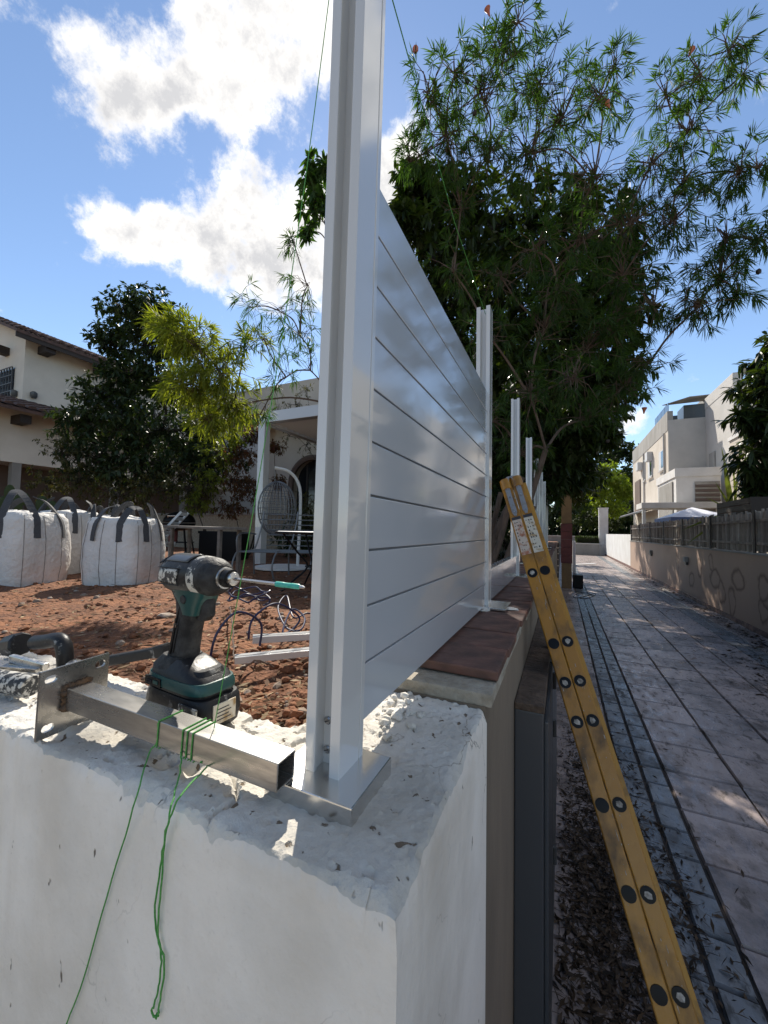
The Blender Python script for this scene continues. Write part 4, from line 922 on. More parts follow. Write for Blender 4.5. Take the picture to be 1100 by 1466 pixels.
# pergola with louvres
pg = thing('pergola', 'white aluminium pergola with louvred roof in the garden', 'pergola', at(373, 792, 7.2))
P = V3(at(379, 607, 7.2)); Zt = P.z
def ppost(x, y): return box('post', x-.075, x+.075, y-.075, y+.075, GZ-.1, Zt, m_alu_white, pg, .004)
px_, py_ = P.x, P.y; wx, wy = 3.4, 3.2
for dx, dy in ((0, 0), (wx, 0), (0, wy), (wx, wy)): ppost(px_+dx, py_+dy)
box('beam', px_-.075, px_+wx+.075, py_-.074, py_+.074, Zt+.002, Zt+.20, m_alu_white, pg, .004); box('beam', px_-.075, px_+wx+.075, py_+wy-.074, py_+wy+.074, Zt+.002, Zt+.20, m_alu_white, pg, .004)
for dx in (0, wx): box('beam', px_+dx-.074, px_+dx+.074, py_+.076, py_+wy-.076, Zt+.002, Zt+.20, m_alu_white, pg, .004)
for k in range(16):
    yy = py_+.18+k*.185; MB().bar((px_+.08, yy, Zt+.06), (px_+wx-.08, yy, Zt+.06), .15, .02, up=(0, .35, 1)).build('louvre', m_alu_white, pg)
# ================================================================== houses on the garden side
hl = thing('tiled_house', 'two storey ivory house with brown tiled roofs at the left edge', 'house', (-14, 5.4, .8))
hx, hy = -14.8, 5.75
box('wall', hx-8, hx, hy, hy+9, .5, 7.2, m_creamL, hl)
MB().prism([(hx-8, 7.201), (hx, 7.201), (hx, 7.33), (hx-4, 8.98), (hx-8, 7.33)], -hy-9, -hy-.002, Matrix(((1,0,0,0),(0,0,-1,0),(0,1,0,0),(0,0,0,1)))).build('gable', m_creamL, hl)
def rooftiles(name, x_hi, z_hi, x_lo, z_lo, y0, y1, parent):
    # rows of curved tiles running down the slope; joined, far away
    mb = MB(); sl = V3((x_lo-x_hi, 0, z_lo-z_hi)); ln = sl.length; sl.normalize(); nrm = Vector((-sl.z, 0, sl.x)); nrm = nrm if nrm.z > 0 else -nrm
    nr = max(2, int(ln/.33)); y = y0
    while y < y1:
        for r in range(nr):
            a = V3((x_hi, y+.11, z_hi))+sl*(r*ln/nr)+nrm*(.012); b = V3((x_hi, y+.11, z_hi))+sl*((r+1)*ln/nr+.03)+nrm*.045
            v = []
            for p, w in ((a, .085), (b, .105)):
                for k in range(5): q = math.pi*k/4; v.append(p+Vector((0, 1, 0))*math.cos(q)*w+nrm*math.sin(q)*.07)
            mb.add(v, [(k, k+1, k+6, k+5) for k in range(4)]+[tuple(range(5, 10))])
        y += .24
    mb.add([(x_hi, y0, z_hi), (x_lo, y0, z_lo), (x_lo, y1, z_lo), (x_hi, y1, z_hi), (x_hi, y0, z_hi-.09), (x_lo, y0, z_lo-.09), (x_lo, y1, z_lo-.09), (x_hi, y1, z_hi-.09)], [(0,1,2,3),(4,7,6,5),(0,4,5,1),(1,5,6,2),(2,6,7,3),(3,7,4,0)])
    o = mb.build(name, m_roof, parent); o['kind'] = 'stuff'; return o
rooftiles('upper_roof_tiles', hx-4, 9.1, hx+.6, 7.2, hy-.45, hy+9.6, hl)
rooftiles('lower_roof_tiles', hx+.02, 5.25, hx+1.95, 4.62, hy-4.5, hy+7.0, hl)
for k in range(6): box('eave_beam', hx+.003, hx+.5, hy+.3+1.55*k, hy+.55+1.55*k, 6.86, 7.10, m_darkwood, hl)
for k in range(7): box('eave_beam', hx+1.253, hx+1.78, hy-3.6+1.45*k, hy-3.36+1.45*k, 4.28, 4.5, m_darkwood, hl)
for k in range(3): box('eave_beam', hx-1.2-1.2*k, hx-.95-1.2*k, hy-.4, hy-.003, 6.86, 7.10, m_darkwood, hl)
box('fascia', hx+.54, hx+.58, hy-.45, hy+9.6, 6.98, 7.128, m_darkwood, hl)
box('lower_wall', hx+.004, hx+1.25, hy-4.5, hy+6.8, 3.25, 4.75, m_creamL, hl)
box('porch_back', hx+.004, hx+.3, hy-4.5, hy+6.8, .6, 3.249, m_louver, hl)
for k in range(4): box('porch_post', hx+1.05, hx+1.24, hy-3.2+2.6*k, hy-3.0+2.6*k, .6, 3.249, m_conc, hl)
box('porch_wall', hx+1.06, hx+1.25, hy-4.5, hy+.4, .6, 1.75, m_whitest, hl)
def grille_window(name, x, y0, y1, z0, z1, parent, axis='x'):
    w = box(name, x-.10, x+.012, y0, y1, z0, z1, m_glass, parent) if axis == 'x' else box(name, y0, y1, x-.012, x+.1, z0, z1, m_glass, parent)
    mb = MB(); n = 9
    for k in range(n+1):
        q = y0+(y1-y0)*k/n
        if axis == 'x': mb.box(x+.05, x+.075, q-.014, q+.014, z0, z1)
        else: mb.box(q-.014, q+.014, x-.075, x-.05, z0, z1)
    for k in range(6):
        q = z0+(z1-z0)*k/5
        if axis == 'x': mb.box(x+.076, x+.09, y0-.05, y1+.05, q-.015, q+.015)
        else: mb.box(y0-.05, y1+.05, x-.09, x-.076, q-.015, q+.015)
    mb.build('window_grille', m_grille, w); return w
grille_window('window', hx, hy+2.3, hy+4.1, 5.0, 6.35, hl); 
grille_window('window', hy, hx-2.1, hx-.55, 5.15, 6.4, hl, 'y')
for x_, y_ in ((hx+.06, hy+.25), (hx-.35, hy-.06)): MB().lathe([(0,.06),(.05,.09),(.16,.09),(.2,.05)], (x_, y_, 5.45), (0, 0, 1), 12).build('wall_lamp', m_darkmetal, hl, smooth=True)
tag(MB().lathe([(0,.06),(1.0,.06),(1.02,.05)], V3((*at(30, 740, 8.5)[:2], .8)), (0, 0, 1), 12).build('white_pipe', m_whitepaint, smooth=True), 'white upright pipe behind the leftmost bulk bag', 'pipe')
# paddle cactus
ca = thing('paddle_cactus', 'green paddle cactus behind the leftmost bulk bag', 'cactus', at(10, 745, 7.6))
for (qx, qy, s) in ((6, 722, .13), (26, 722, .15), (14, 705, .12), (36, 715, .10), (60, 722, .13), (75, 728, .12)):
    c = V3(at(qx, qy, 7.8)); dome(c, s, .03, s*1.35, -1.5, 1.5, 'pad', l_hedge, ca, 14)
    MB().tube([c-up_*s*1.2, c-up_*.9], .03, 6).build('stem', m_barkd, ca)
# arch house
ah = thing('arched_house', 'beige house with an arched doorway behind the pergola', 'house', (-5.5, 9.3, .8))
ay = 9.6
wl, wr = ony(392, 700, ay)[0], 1.2*0-1.2; acx = ony(447, 690, ay)[0]; ar = .78; asz = ony(447, 655, ay)[2]-ar; tz = ony(430, 573, ay)[2]
poly_o = [(wl, .7), (acx-ar, .7)]+[(acx-ar*math.cos(q), asz+ar*math.sin(q)) for q in np.linspace(0, math.pi, 17)]+[(acx+ar, .7), (wr, .7), (wr, tz-.75), (wl, tz-.75)]
T = Matrix(((1,0,0,0),(0,0,-1,ay+.3),(0,1,0,0),(0,0,0,1)))
bm = bmesh.new(); vv = [bm.verts.new((x, ay, z)) for x, z in poly_o]; f_ = bm.faces.new(vv); r_ = bmesh.ops.extrude_face_region(bm, geom=[f_]); bmesh.ops.translate(bm, vec=(0, .35, 0), verts=[q for q in r_['geom'] if isinstance(q, bmesh.types.BMVert)]); bmesh.ops.triangulate(bm, faces=[q for q in bm.faces if len(q.verts) > 4]); bmesh.ops.recalc_face_normals(bm, faces=bm.faces[:])
me = bpy.data.meshes.new('wall'); bm.to_mesh(me); bm.free(); link('wall', me, m_cream, ah)
mb = MB(); mb.tube([(acx-ar*1.0, ay-.02, .75)]+[(acx-ar*math.cos(q), ay-.02, asz+ar*math.sin(q)) for q in np.linspace(0, math.pi, 17)]+[(acx+ar, ay-.02, .75)], .09, 6); mb.build('arch_surround', m_louver, ah)
box('door_glass', acx-ar-.1, acx+ar+.1, ay+.30, ay+.34, .7, asz+ar+.2, m_glass, ah)
for k in (-.5, 0, .5): box('door_bar', acx+ar*k-.03, acx+ar*k+.03, ay+.27, ay+.299, .7, asz+ar*.8, m_grille, ah)
box('canopy', wl-1.2, wr, ay-1.3, ay+3, tz-.748, tz, m_cream, ah, .02)
box('side_wall', wl-1.0, wl-.002, ay+.5, ay+6, .7, tz-.75, m_cream, ah)
gh = thing('gabled_house', 'pale gabled house half hidden behind the shrubs', 'house', (-13, 16, .8))
c = V3(at(330, 640, 17)); 
box('wall', c.x-2.6, c.x+2.6, c.y, c.y+4, .5, V3(at(330, 612, 17)).z, m_greyst, gh)
zt_ = V3(at(330, 612, 17)).z; zp = V3(at(330, 585, 17)).z
MB().prism([(c.x-2.9, zt_), (c.x+2.9, zt_), (c.x, zp)], -c.y-4.2, -c.y+.2, Matrix(((1,0,0,0),(0,0,-1,0),(0,1,0,0),(0,0,0,1)))).build('roof', m_conc, gh)
gw = thing('garden_wall', 'low tan masonry wall at the back of the garden', 'wall', (-9, 8.6, .8))
box('wall_body', -12.7, -6.3, 8.4, 8.6, .6, 1.95, m_mortar, gw); box('cap', -12.72, -6.28, 8.37, 8.63, 1.951, 2.01, m_conc, gw, .01)
# ================================================================== right side of the alley
rw = thing('stained_wall', 'brown plastered wall with dark ring stains along the alley', 'wall', (3, 8, 0))
def stain_mat():
    m, t, b = new_mat('stained_brown_plaster'); n = t.nodes; l = t.links
    geo = n.new('ShaderNodeNewGeometry'); sp = n.new('ShaderNodeSeparateXYZ'); nz = n.new('ShaderNodeTexNoise'); nz.inputs['Scale'].default_value = 3; nz.inputs['Detail'].default_value = 4
    l.new(geo.outputs['Position'], nz.inputs['Vector']); ad = n.new('ShaderNodeVectorMath'); ad.operation = 'MULTIPLY_ADD'; l.new(nz.outputs['Color'], ad.inputs[0]); ad.inputs[1].default_value = (.22, .42, .22); l.new(geo.outputs['Position'], ad.inputs[2])
    s2 = n.new('ShaderNodeVectorMath'); s2.operation = 'SUBTRACT'; l.new(ad.outputs[0], s2.inputs[0]); s2.inputs[1].default_value = (.11, .21, .11); l.new(s2.outputs[0], sp.inputs[0])
    def mth(op, a, bb=None, c=None):
        q = n.new('ShaderNodeMath'); q.operation = op
        for i, v in enumerate((a, bb, c)):
            if v is None: continue
            if isinstance(v, (int, float)): q.inputs[i].default_value = float(v)
            else: l.new(v, q.inputs[i])
        return q.outputs[0]
    acc = None
    for zx, zy, rx, ry in ((305,430,14,140),(432,550,24,75),(500,440,24,90),(600,400,22,80),(635,530,50,100),(690,650,30,120),(835,550,70,100),(785,760,35,150),(1060,620,55,140),(1060,830,45,130)):
        q = ((zx)*.1636+920, zy*.1636+740); c_ = onx(*q, 2.93); e1 = onx(q[0]+rx*.1636, q[1], 2.93); e2 = onx(q[0], q[1]-ry*.1636, 2.93)
        ry_, rz_ = abs(e1[1]-c_[1]), abs(e2[2]-c_[2])
        dy = mth('DIVIDE', mth('SUBTRACT', sp.outputs[1], c_[1]), ry_); dz = mth('DIVIDE', mth('SUBTRACT', sp.outputs[2], c_[2]), rz_)
        d = mth('SQRT', mth('ADD', mth('MULTIPLY', dy, dy), mth('MULTIPLY', dz, dz)))
        ring = mth('SUBTRACT', 1.0, mth('MULTIPLY', mth('ABSOLUTE', mth('SUBTRACT', d, .82)), 4.2)); ring = mth('MAXIMUM', ring, 0.0)
        acc = ring if acc is None else mth('MAXIMUM', acc, ring)
    n2 = n.new('ShaderNodeTexNoise'); n2.inputs['Scale'].default_value = 1.3; n2.inputs['Detail'].default_value = 8; mp = n.new('ShaderNodeMapping'); mp.inputs['Scale'].default_value = (1, 1, .3); l.new(geo.outputs['Position'], mp.inputs[0]); l.new(mp.outputs[0], n2.inputs['Vector'])
    c1 = n.new('ShaderNodeMixRGB'); l.new(n2.outputs[0], c1.inputs[0]); c1.inputs[1].default_value = (.45, .315, .235, 1); c1.inputs[2].default_value = (.35, .245, .185, 1)
    c2 = n.new('ShaderNodeMixRGB'); l.new(mth('MULTIPLY', mth('MINIMUM', acc, 1.0), .8), c2.inputs[0]); l.new(c1.outputs[0], c2.inputs[1]); c2.inputs[2].default_value = (.12, .065, .042, 1)
    l.new(c2.outputs[0], b.inputs['Base Color']); b.inputs['Roughness'].default_value = .8; return m
box('wall_body', 2.93, 3.12, -3, 21.5, 0, 1.30, stain_mat(), rw); box('cap', 2.91, 3.14, -3, 21.5, 1.301, 1.33, m_conc, rw, .004)
box('skirting', 2.905, 2.929, -3, 21.5, .012, .10, m_coping, rw, .003)
for yy, nm in ((12.3, 'square wall lamp between the ring stains on the brown wall'), (16.6, 'square wall lamp farther along the brown wall')):
    wl_ = thing('wall_lamp', nm, 'lamp', (2.9, yy, .95)); MB().box(2.845, 2.929, yy-.08, yy+.08, .93, 1.06).build('housing', m_conc, wl_, bev=.008); MB().box(2.87, 2.925, yy-.06, yy+.06, .86, .928).build('louvre', m_darkmetal, wl_, bev=.006)
bf = thing('bamboo_fence', 'grey weathered bamboo fence standing on the brown wall', 'fence', (3, 8, 1.33))
y = 6.4; bms = []
for k in range(6):
    r = .021+.004*(k % 3)
    o = MB().lathe([(0, r), (.2, r*.97), (.205, r*1.08), (.21, r*.97), (.45, r), (.455, r*1.08), (.46, r*.97), (.66+.02*(k % 4), r*.95)], (0, 0, 0), (0, 0, 1), 7); me = bpy.data.meshes.new('bamboo_cane'); me.from_pydata(o.v, [], o.f); me.materials.append(m_bamboo[k % 3]); bms.append(me)
far = MB(); nn = 0
while y < 21.6:
    if nn < 292 and y < 21.6:
        o = bpy.data.objects.new('bamboo_cane', random.choice(bms)); C.objects.link(o); o.location = (3.03+random.uniform(-.008, .008), y, 1.335+random.uniform(0, .03)); o.rotation_euler = (random.gauss(0, .02), random.gauss(0, .01), random.uniform(0, 6)); setp(o, bf); nn += 1
    y += .052+random.uniform(-.004, .006)
for z in (1.47, 1.86): MB().box(2.975, 3.0, 6, 21.6, z, z+.045).build('rail', m_bamboo[1], bf)
for k in range(8): box('fence_post', 2.962, 3.012, 6.4+2.15*k, 6.46+2.15*k, 1.332, 2.05, m_darkwood, bf) if False else MB().box(2.955, 2.974, 6.4+2.15*k, 6.48+2.15*k, 1.332, 2.06).build('fence_post', m_darkwood, bf)
ww = thing('far_white_wall', 'white patched wall beyond the brown wall in the alley', 'wall', (3, 27, 0))
box('wall_body', 2.95, 3.12, 21.503, 33.4, 0, 1.62, m_whitest, ww, .01); box('skirting', 2.92, 2.949, 21.503, 33.4, .012, .12, m_coping, ww)
pl = thing('wall_pier', 'tall pale pier at the end of the white wall', 'pier', (3, 31, 0)); box('shaft', 2.55, 3.16, 33.42, 33.9, 0, 3.55, m_whitest, pl, .02); box('cap', 2.52, 3.19, 33.39, 33.93, 3.551, 3.62, m_whitest, pl, .01)
fp = thing('raised_planter', 'grey concrete raised planter across the alley end', 'planter', (1.9, 33, 0)); box('front', .75, 2.54, 33.0, 33.25, 0, .82, m_conc, fp, .01); box('cap', .72, 2.545, 32.96, 33.30, .821, .90, m_greyst, fp, .01); box('earth', .75, 2.54, 33.251, 36, 0, .80, m_soil, fp)
fs = thing('far_terrace', 'low grey terrace wall left of the raised planter', 'wall', (0, 36, 0)); box('wall_body', -3, 3.4, 36.2, 36.5, 0, 1.35, m_conc, fs); box('cap', -3, 3.4, 36.15, 36.55, 1.351, 1.42, m_greyst, fs)
for k in range(3): box('step', -.4, .74, 33.4+.5*k, 36.1, .16*k+.014, .16*(k+1), m_conc, fs)
# big right house
hr = thing('modern_house', 'pale flat-roofed house with small windows beyond the alley', 'house', (7, 27, 0))
box('wall', 5.5, 11, 26.5, 38.5, 0, 7.6, m_cream, hr); 
box('parapet', 5.48, 5.75, 26.48, 38.52, 7.601, 8.72, m_conc, hr, .01); box('parapet', 5.751, 11, 26.48, 26.75, 7.601, 8.2, m_conc, hr, .01)
box('end_shade_sheet', 5.505, 7.2, 26.455, 26.499, 0, 8.19, m_greyst, hr)  # grey sheet over the cream end wall, its shade put into the colour
for (p0, p1, q0, q1) in ((945,952,663,672),(929,935,672,683),(922,924.5,677,688)):
    a, b = onx(p0, (q0+q1)/2-4, 5.5), onx(p1, (q0+q1)/2-4, 5.5); zz = [onx((p0+p1)/2, q-8, 5.5)[2] for q in (q0-10, q1+8)]
    w = box('window', 5.44, 5.499, min(a[1], b[1]), max(a[1], b[1]), min(zz), max(zz), m_shutter, hr, .01)
    MB().box(5.40, 5.439, min(a[1], b[1])-.1, max(a[1], b[1])+.1, min(zz)-.12, min(zz)-.02).build('sill', m_greyst, w)
    MB().box(5.425, 5.4395, min(a[1], b[1])+.06, (a[1]+b[1])/2-.03, min(zz)+.08, max(zz)-.08).build('pane', m_glass, w)
a = onx(912, 700, 5.5); box('window', 5.43, 5.499, 35.0, 37.2, 3.3, 5.9, m_louver, hr); 
for y_ in (28.3, 31.5, 34): box('door', 5.43, 5.499, y_, y_+1.1, .1, 2.5, m_louver, hr)
an = MB()
for k in range(14): an.bar((5.5, 27+k*.75, 3.35), (4.3, 27+k*.75, 3.0), .05, .05)
an.bar((4.3, 26.9, 3.0), (4.3, 37, 3.0), .06, .08); an.build('awning_frame', m_grille, hr); MB().bar((4.9, 26.9, 3.25), (4.9, 37, 3.25), 1.1, .03, up=(-.28, 0, 1)).build('awning_sheet', m_tent, hr)
for y_, z_ in ((30.6, 6.6), (34.2, 6.5)): MB().box(5.18, 5.49, y_, y_+.8, z_, z_+.6).build('air_conditioner', m_shutter, hr, bev=.02)
for y_ in (27.2, 33.4): MB().tube([(5.44, y_, .1), (5.44, y_, 7.6)], .05, 8).build('downpipe', m_greyst, hr, smooth=True)
box('stair_room', 8.0, 11, 29, 36, 7.6, 10.2, m_conc, hr); box('roof_unit', 6.6, 7.7, 28, 29.4, 7.6, 9.4, m_darkmetal, hr, .03); box('roof_unit', 6.5, 7.3, 31, 32.2, 7.6, 9.6, m_darkmetal, hr, .03)
MB().bar((6.0, 27.0, 9.4), (9.5, 30, 10.3), 1.6, .04).build('roof_panel', m_conc, hr)
for k in range(4): box('rail_glass', 5.60, 5.62, 26.8+.9*k, 27.65+.9*k, 8.721, 9.3, m_glass, hr)
# taller wing
box('wing', 7.2, 12, 22.6, 26.45, 0, 8.6, m_greyst, hr); box('wing_window', 7.14, 7.199, 25.0, 25.8, 4.1, 6.0, m_conc, hr); box('wing_parapet', 7.18, 7.5, 22.58, 26.44, 8.601, 9.2, m_greyst, hr, .02)
h2 = thing('cream_house', 'sunlit cream house behind the broad-leaved tree at right', 'house', (8, 17, 0))
box('wall', 6.4, 12, 9, 20.6, 0, 5.6, m_cream, h2); box('coping', 6.35, 12, 8.9, 20.65, 5.601, 5.75, m_whitest, h2); box('upper_wall', 7.6, 12, 9, 19, 5.751, 8.3, m_cream, h2)
for y_ in (17.2, 14, 11): w = box('window', 6.33, 6.399, y_, y_+1.3, 2.6, 4.0, m_louver, h2); MB().box(6.29, 6.329, y_-.1, y_+1.4, 2.48, 2.58).build('sill', m_whitest, w)
h3 = thing('garden_room', 'flat-roofed annex with shuttered opening beside the modern house', 'annex', (5.6, 22, 0))
box('wall', 4.85, 6.5, 22.0, 25.8, 0, 4.35, m_whitest, h3); box('roof_band', 4.80, 6.52, 21.95, 25.9, 4.351, 4.75, m_whitest, h3, .01); box('side_glass', 4.80, 4.849, 22.5, 25.4, 1.2, 4.2, m_conc, h3)
sh = box('shutter', 5.55, 6.45, 21.94, 21.999, 1.5, 4.1, m_conc, h3)
mb = MB()
for k in range(12): mb.bar((5.55, 21.93, 1.6+.21*k), (6.45, 21.93, 1.6+.21*k), .03, .15, up=(0, .5, 1))
mb.build('shutter_slats', m_louver, sh)
cp = thing('carport', 'white flat carport roof behind the bamboo fence', 'carport', (4, 20, 0)); zz = ony(960, 728, 20.5)[2]
box('roof', 3.2, 6.0, 20.2, 21.6, zz, zz+.25, m_whitest, cp, .01)
for x_ in (3.3, 5.9): box('post', x_-.06, x_+.06, 20.3, 20.42, 0, zz-.001, m_whitepaint, cp)
gz = thing('gazebo', 'white and blue canopy tent behind the bamboo fence', 'gazebo', (4, 16, 0)); c = ony(975, 715, 16.5); z1 = ony(930, 742, 16.5)[2]
pydata('canopy', [(3.2,15.2,z1),(4.9,15.2,z1),(4.9,17.6,z1),(3.2,17.6,z1),(4.05,16.4,z1+.38)], [(0,1,4),(1,2,4),(2,3,4),(3,0,4),(3,2,1,0)], m_tent, gz)
mb = MB()
for a_, b_ in (((3.2,15.2),(4.9,15.2)), ((3.2,15.2),(3.2,17.6)), ((4.9,15.2),(4.9,17.6)), ((3.2,17.6),(4.9,17.6))): mb.bar((*a_, z1-.1), (*b_, z1-.1), .015, .2)
mb.build('valance', m_tentblue, gz)
for x_ in (3.22, 4.88):
    for y_ in (15.22, 17.58): box('pole', x_-.02, x_+.02, y_-.02, y_+.02, 0, z1-.002, m_whitepaint, gz)
wt = thing('wooden_trough', 'dark wooden plant trough on top of the bamboo fence', 'planter', (3.2, 10, 2.0)); 
for k in range(3): box('plank', 3.06, 3.085, 9.0, 10.6, 1.98+.115*k, 2.085+.115*k, m_darkwood, wt); box('plank', 3.40, 3.425, 9.0, 10.6, 1.98+.115*k, 2.085+.115*k, m_darkwood, wt)
for y_ in (8.97, 10.601): box('end_board', 3.06, 3.425, y_, y_+.025, 1.98, 2.32, m_darkwood, wt)
box('earth', 3.087, 3.398, 9.0, 10.6, 2.0, 2.25, m_soil, wt); 
for y_ in (9.1, 10.5): box('leg', 3.2, 3.26, y_-.03, y_+.03, 0, 1.979, m_darkwood, wt)
# steps, pier and boxes at the left of the alley
sp_ = thing('garden_steps', 'dark brick steps rising beside the row of posts', 'steps', (-.4, 11.6, 0))
for k in range(8): box('step', -.9, -.105, 11.55+.27*k, 14, .165*k, .165*(k+1)-.022, m_darkwood, sp_); box('tread', -.92, -.10, 11.53+.27*k, 11.53+.27*(k+1)+.02, .165*(k+1)-.021, .165*(k+1), m_mortar, sp_)
bp_ = thing('tiled_pier', 'tan pier with a red tile band beside the steps', 'pier', (.1, 12.4, 0))
box('lower_shaft', -.02, .25, 12.40, 12.68, 0, .74, m_orange, bp_, .006); box('upper_shaft', -.02, .25, 12.40, 12.68, 1.90, 3.05, m_orange, bp_, .006)
for k in range(5): box('red_tile', -.035, .265, 12.385, 12.695, .742+.231*k, .742+.231*(k+1)-.006, m_redbrick, bp_, .006)
tag(box('white_sheet', .29, .37, 13.0, 13.5, .40, 1.38, m_whitepaint, None, .01), 'narrow white sheet standing beside the tiled pier', 'sheet')
tag(box('black_crate', .285, .55, 12.6, 13.0, .016, .40, m_blackpaint, None, .02), 'black crate on the paving beside the tiled pier', 'crate')
tag(MB().bar((.55, 22, .03), (1.6, 23.5, .03), .22, .02).build('white_board', m_whitepaint), 'white board lying flat far down the alley', 'board')
tag(MB().bar((2.62, 11.8, .03), (2.72, 14.0, .03), .10, .02).build('pale_plank', m_bamboo[2]), 'pale plank lying along the foot of the brown wall', 'plank')
P_ = [(.45+.25*math.cos(q)+.1*q/6, 11.2+.55*math.sin(q*1.3), .022) for q in np.linspace(0, 9, 30)]
tag(MB().tube(P_, .008, 6).build('loose_cable', m_black, smooth=True), 'thin dark cable snaking over the paving near the crate', 'cable')
# ================================================================== trees
def rnd_unit(n):
    v = rng.normal(size=(n, 3)); return v/np.linalg.norm(v, axis=1, keepdims=True)
def plant(name, label, cat, base, lobes, leafm, barkm, leaf, wid, ntw, npl, trunk_r=.07, fork=.5, style='whorl', group=None, droop=.2, seg=2, stems=1, keepout=None, dens_pow=.5, extra=None, twig_r=.004, leafback=.45, forkpos=None, limb_r=None, airy=1):
    """lobes: (px, py, dist, radius px[, twig factor]); real positions by distance"""
    base = np.asarray(base, float); t = thing(name, label, cat, base, group); tb = MB(); LP = []; LD = []; LN = []
    LC = [(at(l[0], l[1], l[2]), l[3]*l[2]/FPX, (l[4] if len(l) > 4 else 1)*((airy if l[1] < 270 else 1)*(airy if l[0] > 920 else 1)*(airy if l[1] > 290 and l[0] < 900 else 1))) for l in lobes]
    cen = np.mean([c for c, _, _ in LC], 0)
    forks = []
    for s in range(stems):
        a = 2*math.pi*s/stems; b0 = base+np.array([math.cos(a), math.sin(a), 0])*trunk_r*(1.2 if stems > 1 else 0)
        fk = base+(cen-base)*fork*(.75+.5*random.random() if stems > 1 else 1)+np.array([math.cos(a)*.25, math.sin(a)*.25, 0])*(stems > 1)
        if forkpos is not None: fk = np.asarray(forkpos, float)+rng.normal(0, .12, 3)*(stems > 1)
        md = (b0+fk)/2+rng.normal(0, .05, 3); r0 = trunk_r/(math.sqrt(stems))
        tb.tube(chain([b0-np.array([0, 0, .1]), b0+(md-b0)*.3, md, fk], 4, 0), list(np.linspace(r0, r0*.7, 13)), 8); forks.append((fk, r0*.65))
    nodes = [(fk, 0.0) for fk, _ in forks]; f0 = forks[0][0]; r0 = forks[0][1]
    for c, r, fac in sorted(LC, key=lambda q: np.linalg.norm(q[0]-f0)):
        fk, pl = min(nodes, key=lambda q: np.linalg.norm(q[0]-c)+.42*q[1]); d = c-fk; dl = np.linalg.norm(d); nodes.append((c, pl+dl))
        mid = fk+d*.5+np.array([0, 0, .10*dl])+rng.normal(0, .07*dl, 3)
        limb = chain([fk, mid, c, c+d*.12/max(.3, dl)*r], 6, 0); nl = len(limb); rs_ = (limb_r or r0*.6)*max(.45, 1-.16*pl)
        tb.tube(limb, list(np.linspace(rs_, max(twig_r*1.2, rs_*.45), nl)), 6)
        for k in range(int(ntw*fac)):
            u = rnd_unit(1)[0]*np.array([1, 1, .85]); e = c+u*r*(random.random()**dens_pow)*1.05
            s = limb[min(nl-1, int(nl*(.5+.5*random.random())))]; s = np.array(s)
            if keepout is not None and keepout(e): continue
            m_ = (s+e)/2+rng.normal(0, .08*r, 3)+np.array([0, 0, .1*r]); pts = [Vector(tuple(q)) for q in (s, m_, e)]
            tb.tube([pts[0], pts[0].lerp(pts[1], .5), pts[1], pts[1].lerp(pts[2], .55), pts[2]], [twig_r, twig_r*.85, twig_r*.7, twig_r*.55, twig_r*.35], 4, cap=False)
            dv = e-m_; ln = np.linalg.norm(dv)+1e-6; dv /= ln
            for q in range(npl):
                f = 1-leafback*random.random()*random.random()**.3 if style != 'whorl' else 1-leafback*random.random()**1.4
                p = m_+(e-m_)*f+rng.normal(0, .006, 3)
                o = rnd_unit(1)[0]; o -= dv*(o@dv); o /= np.linalg.norm(o)+1e-6
                dirn = dv*(.75 if style == 'whorl' else .35)+o*(.8 if style == 'whorl' else .9)+np.array([0, 0, -.15 if style == 'whorl' else -.35])
                LP.append(p); LD.append(dirn); LN.append(o*.4+np.array([0, 0, 1])+rng.normal(0, .4, 3))
    tb.build('trunk', barkm, t, smooth=True)
    n = len(LP)
    leafcloud('crown', LP, LD, LN, leaf*rng.uniform(.65, 1.2, n), wid*rng.uniform(.75, 1.2, n), leafm, t, droop=droop, seg=seg)
    if extra: extra(t, LC)
    return t
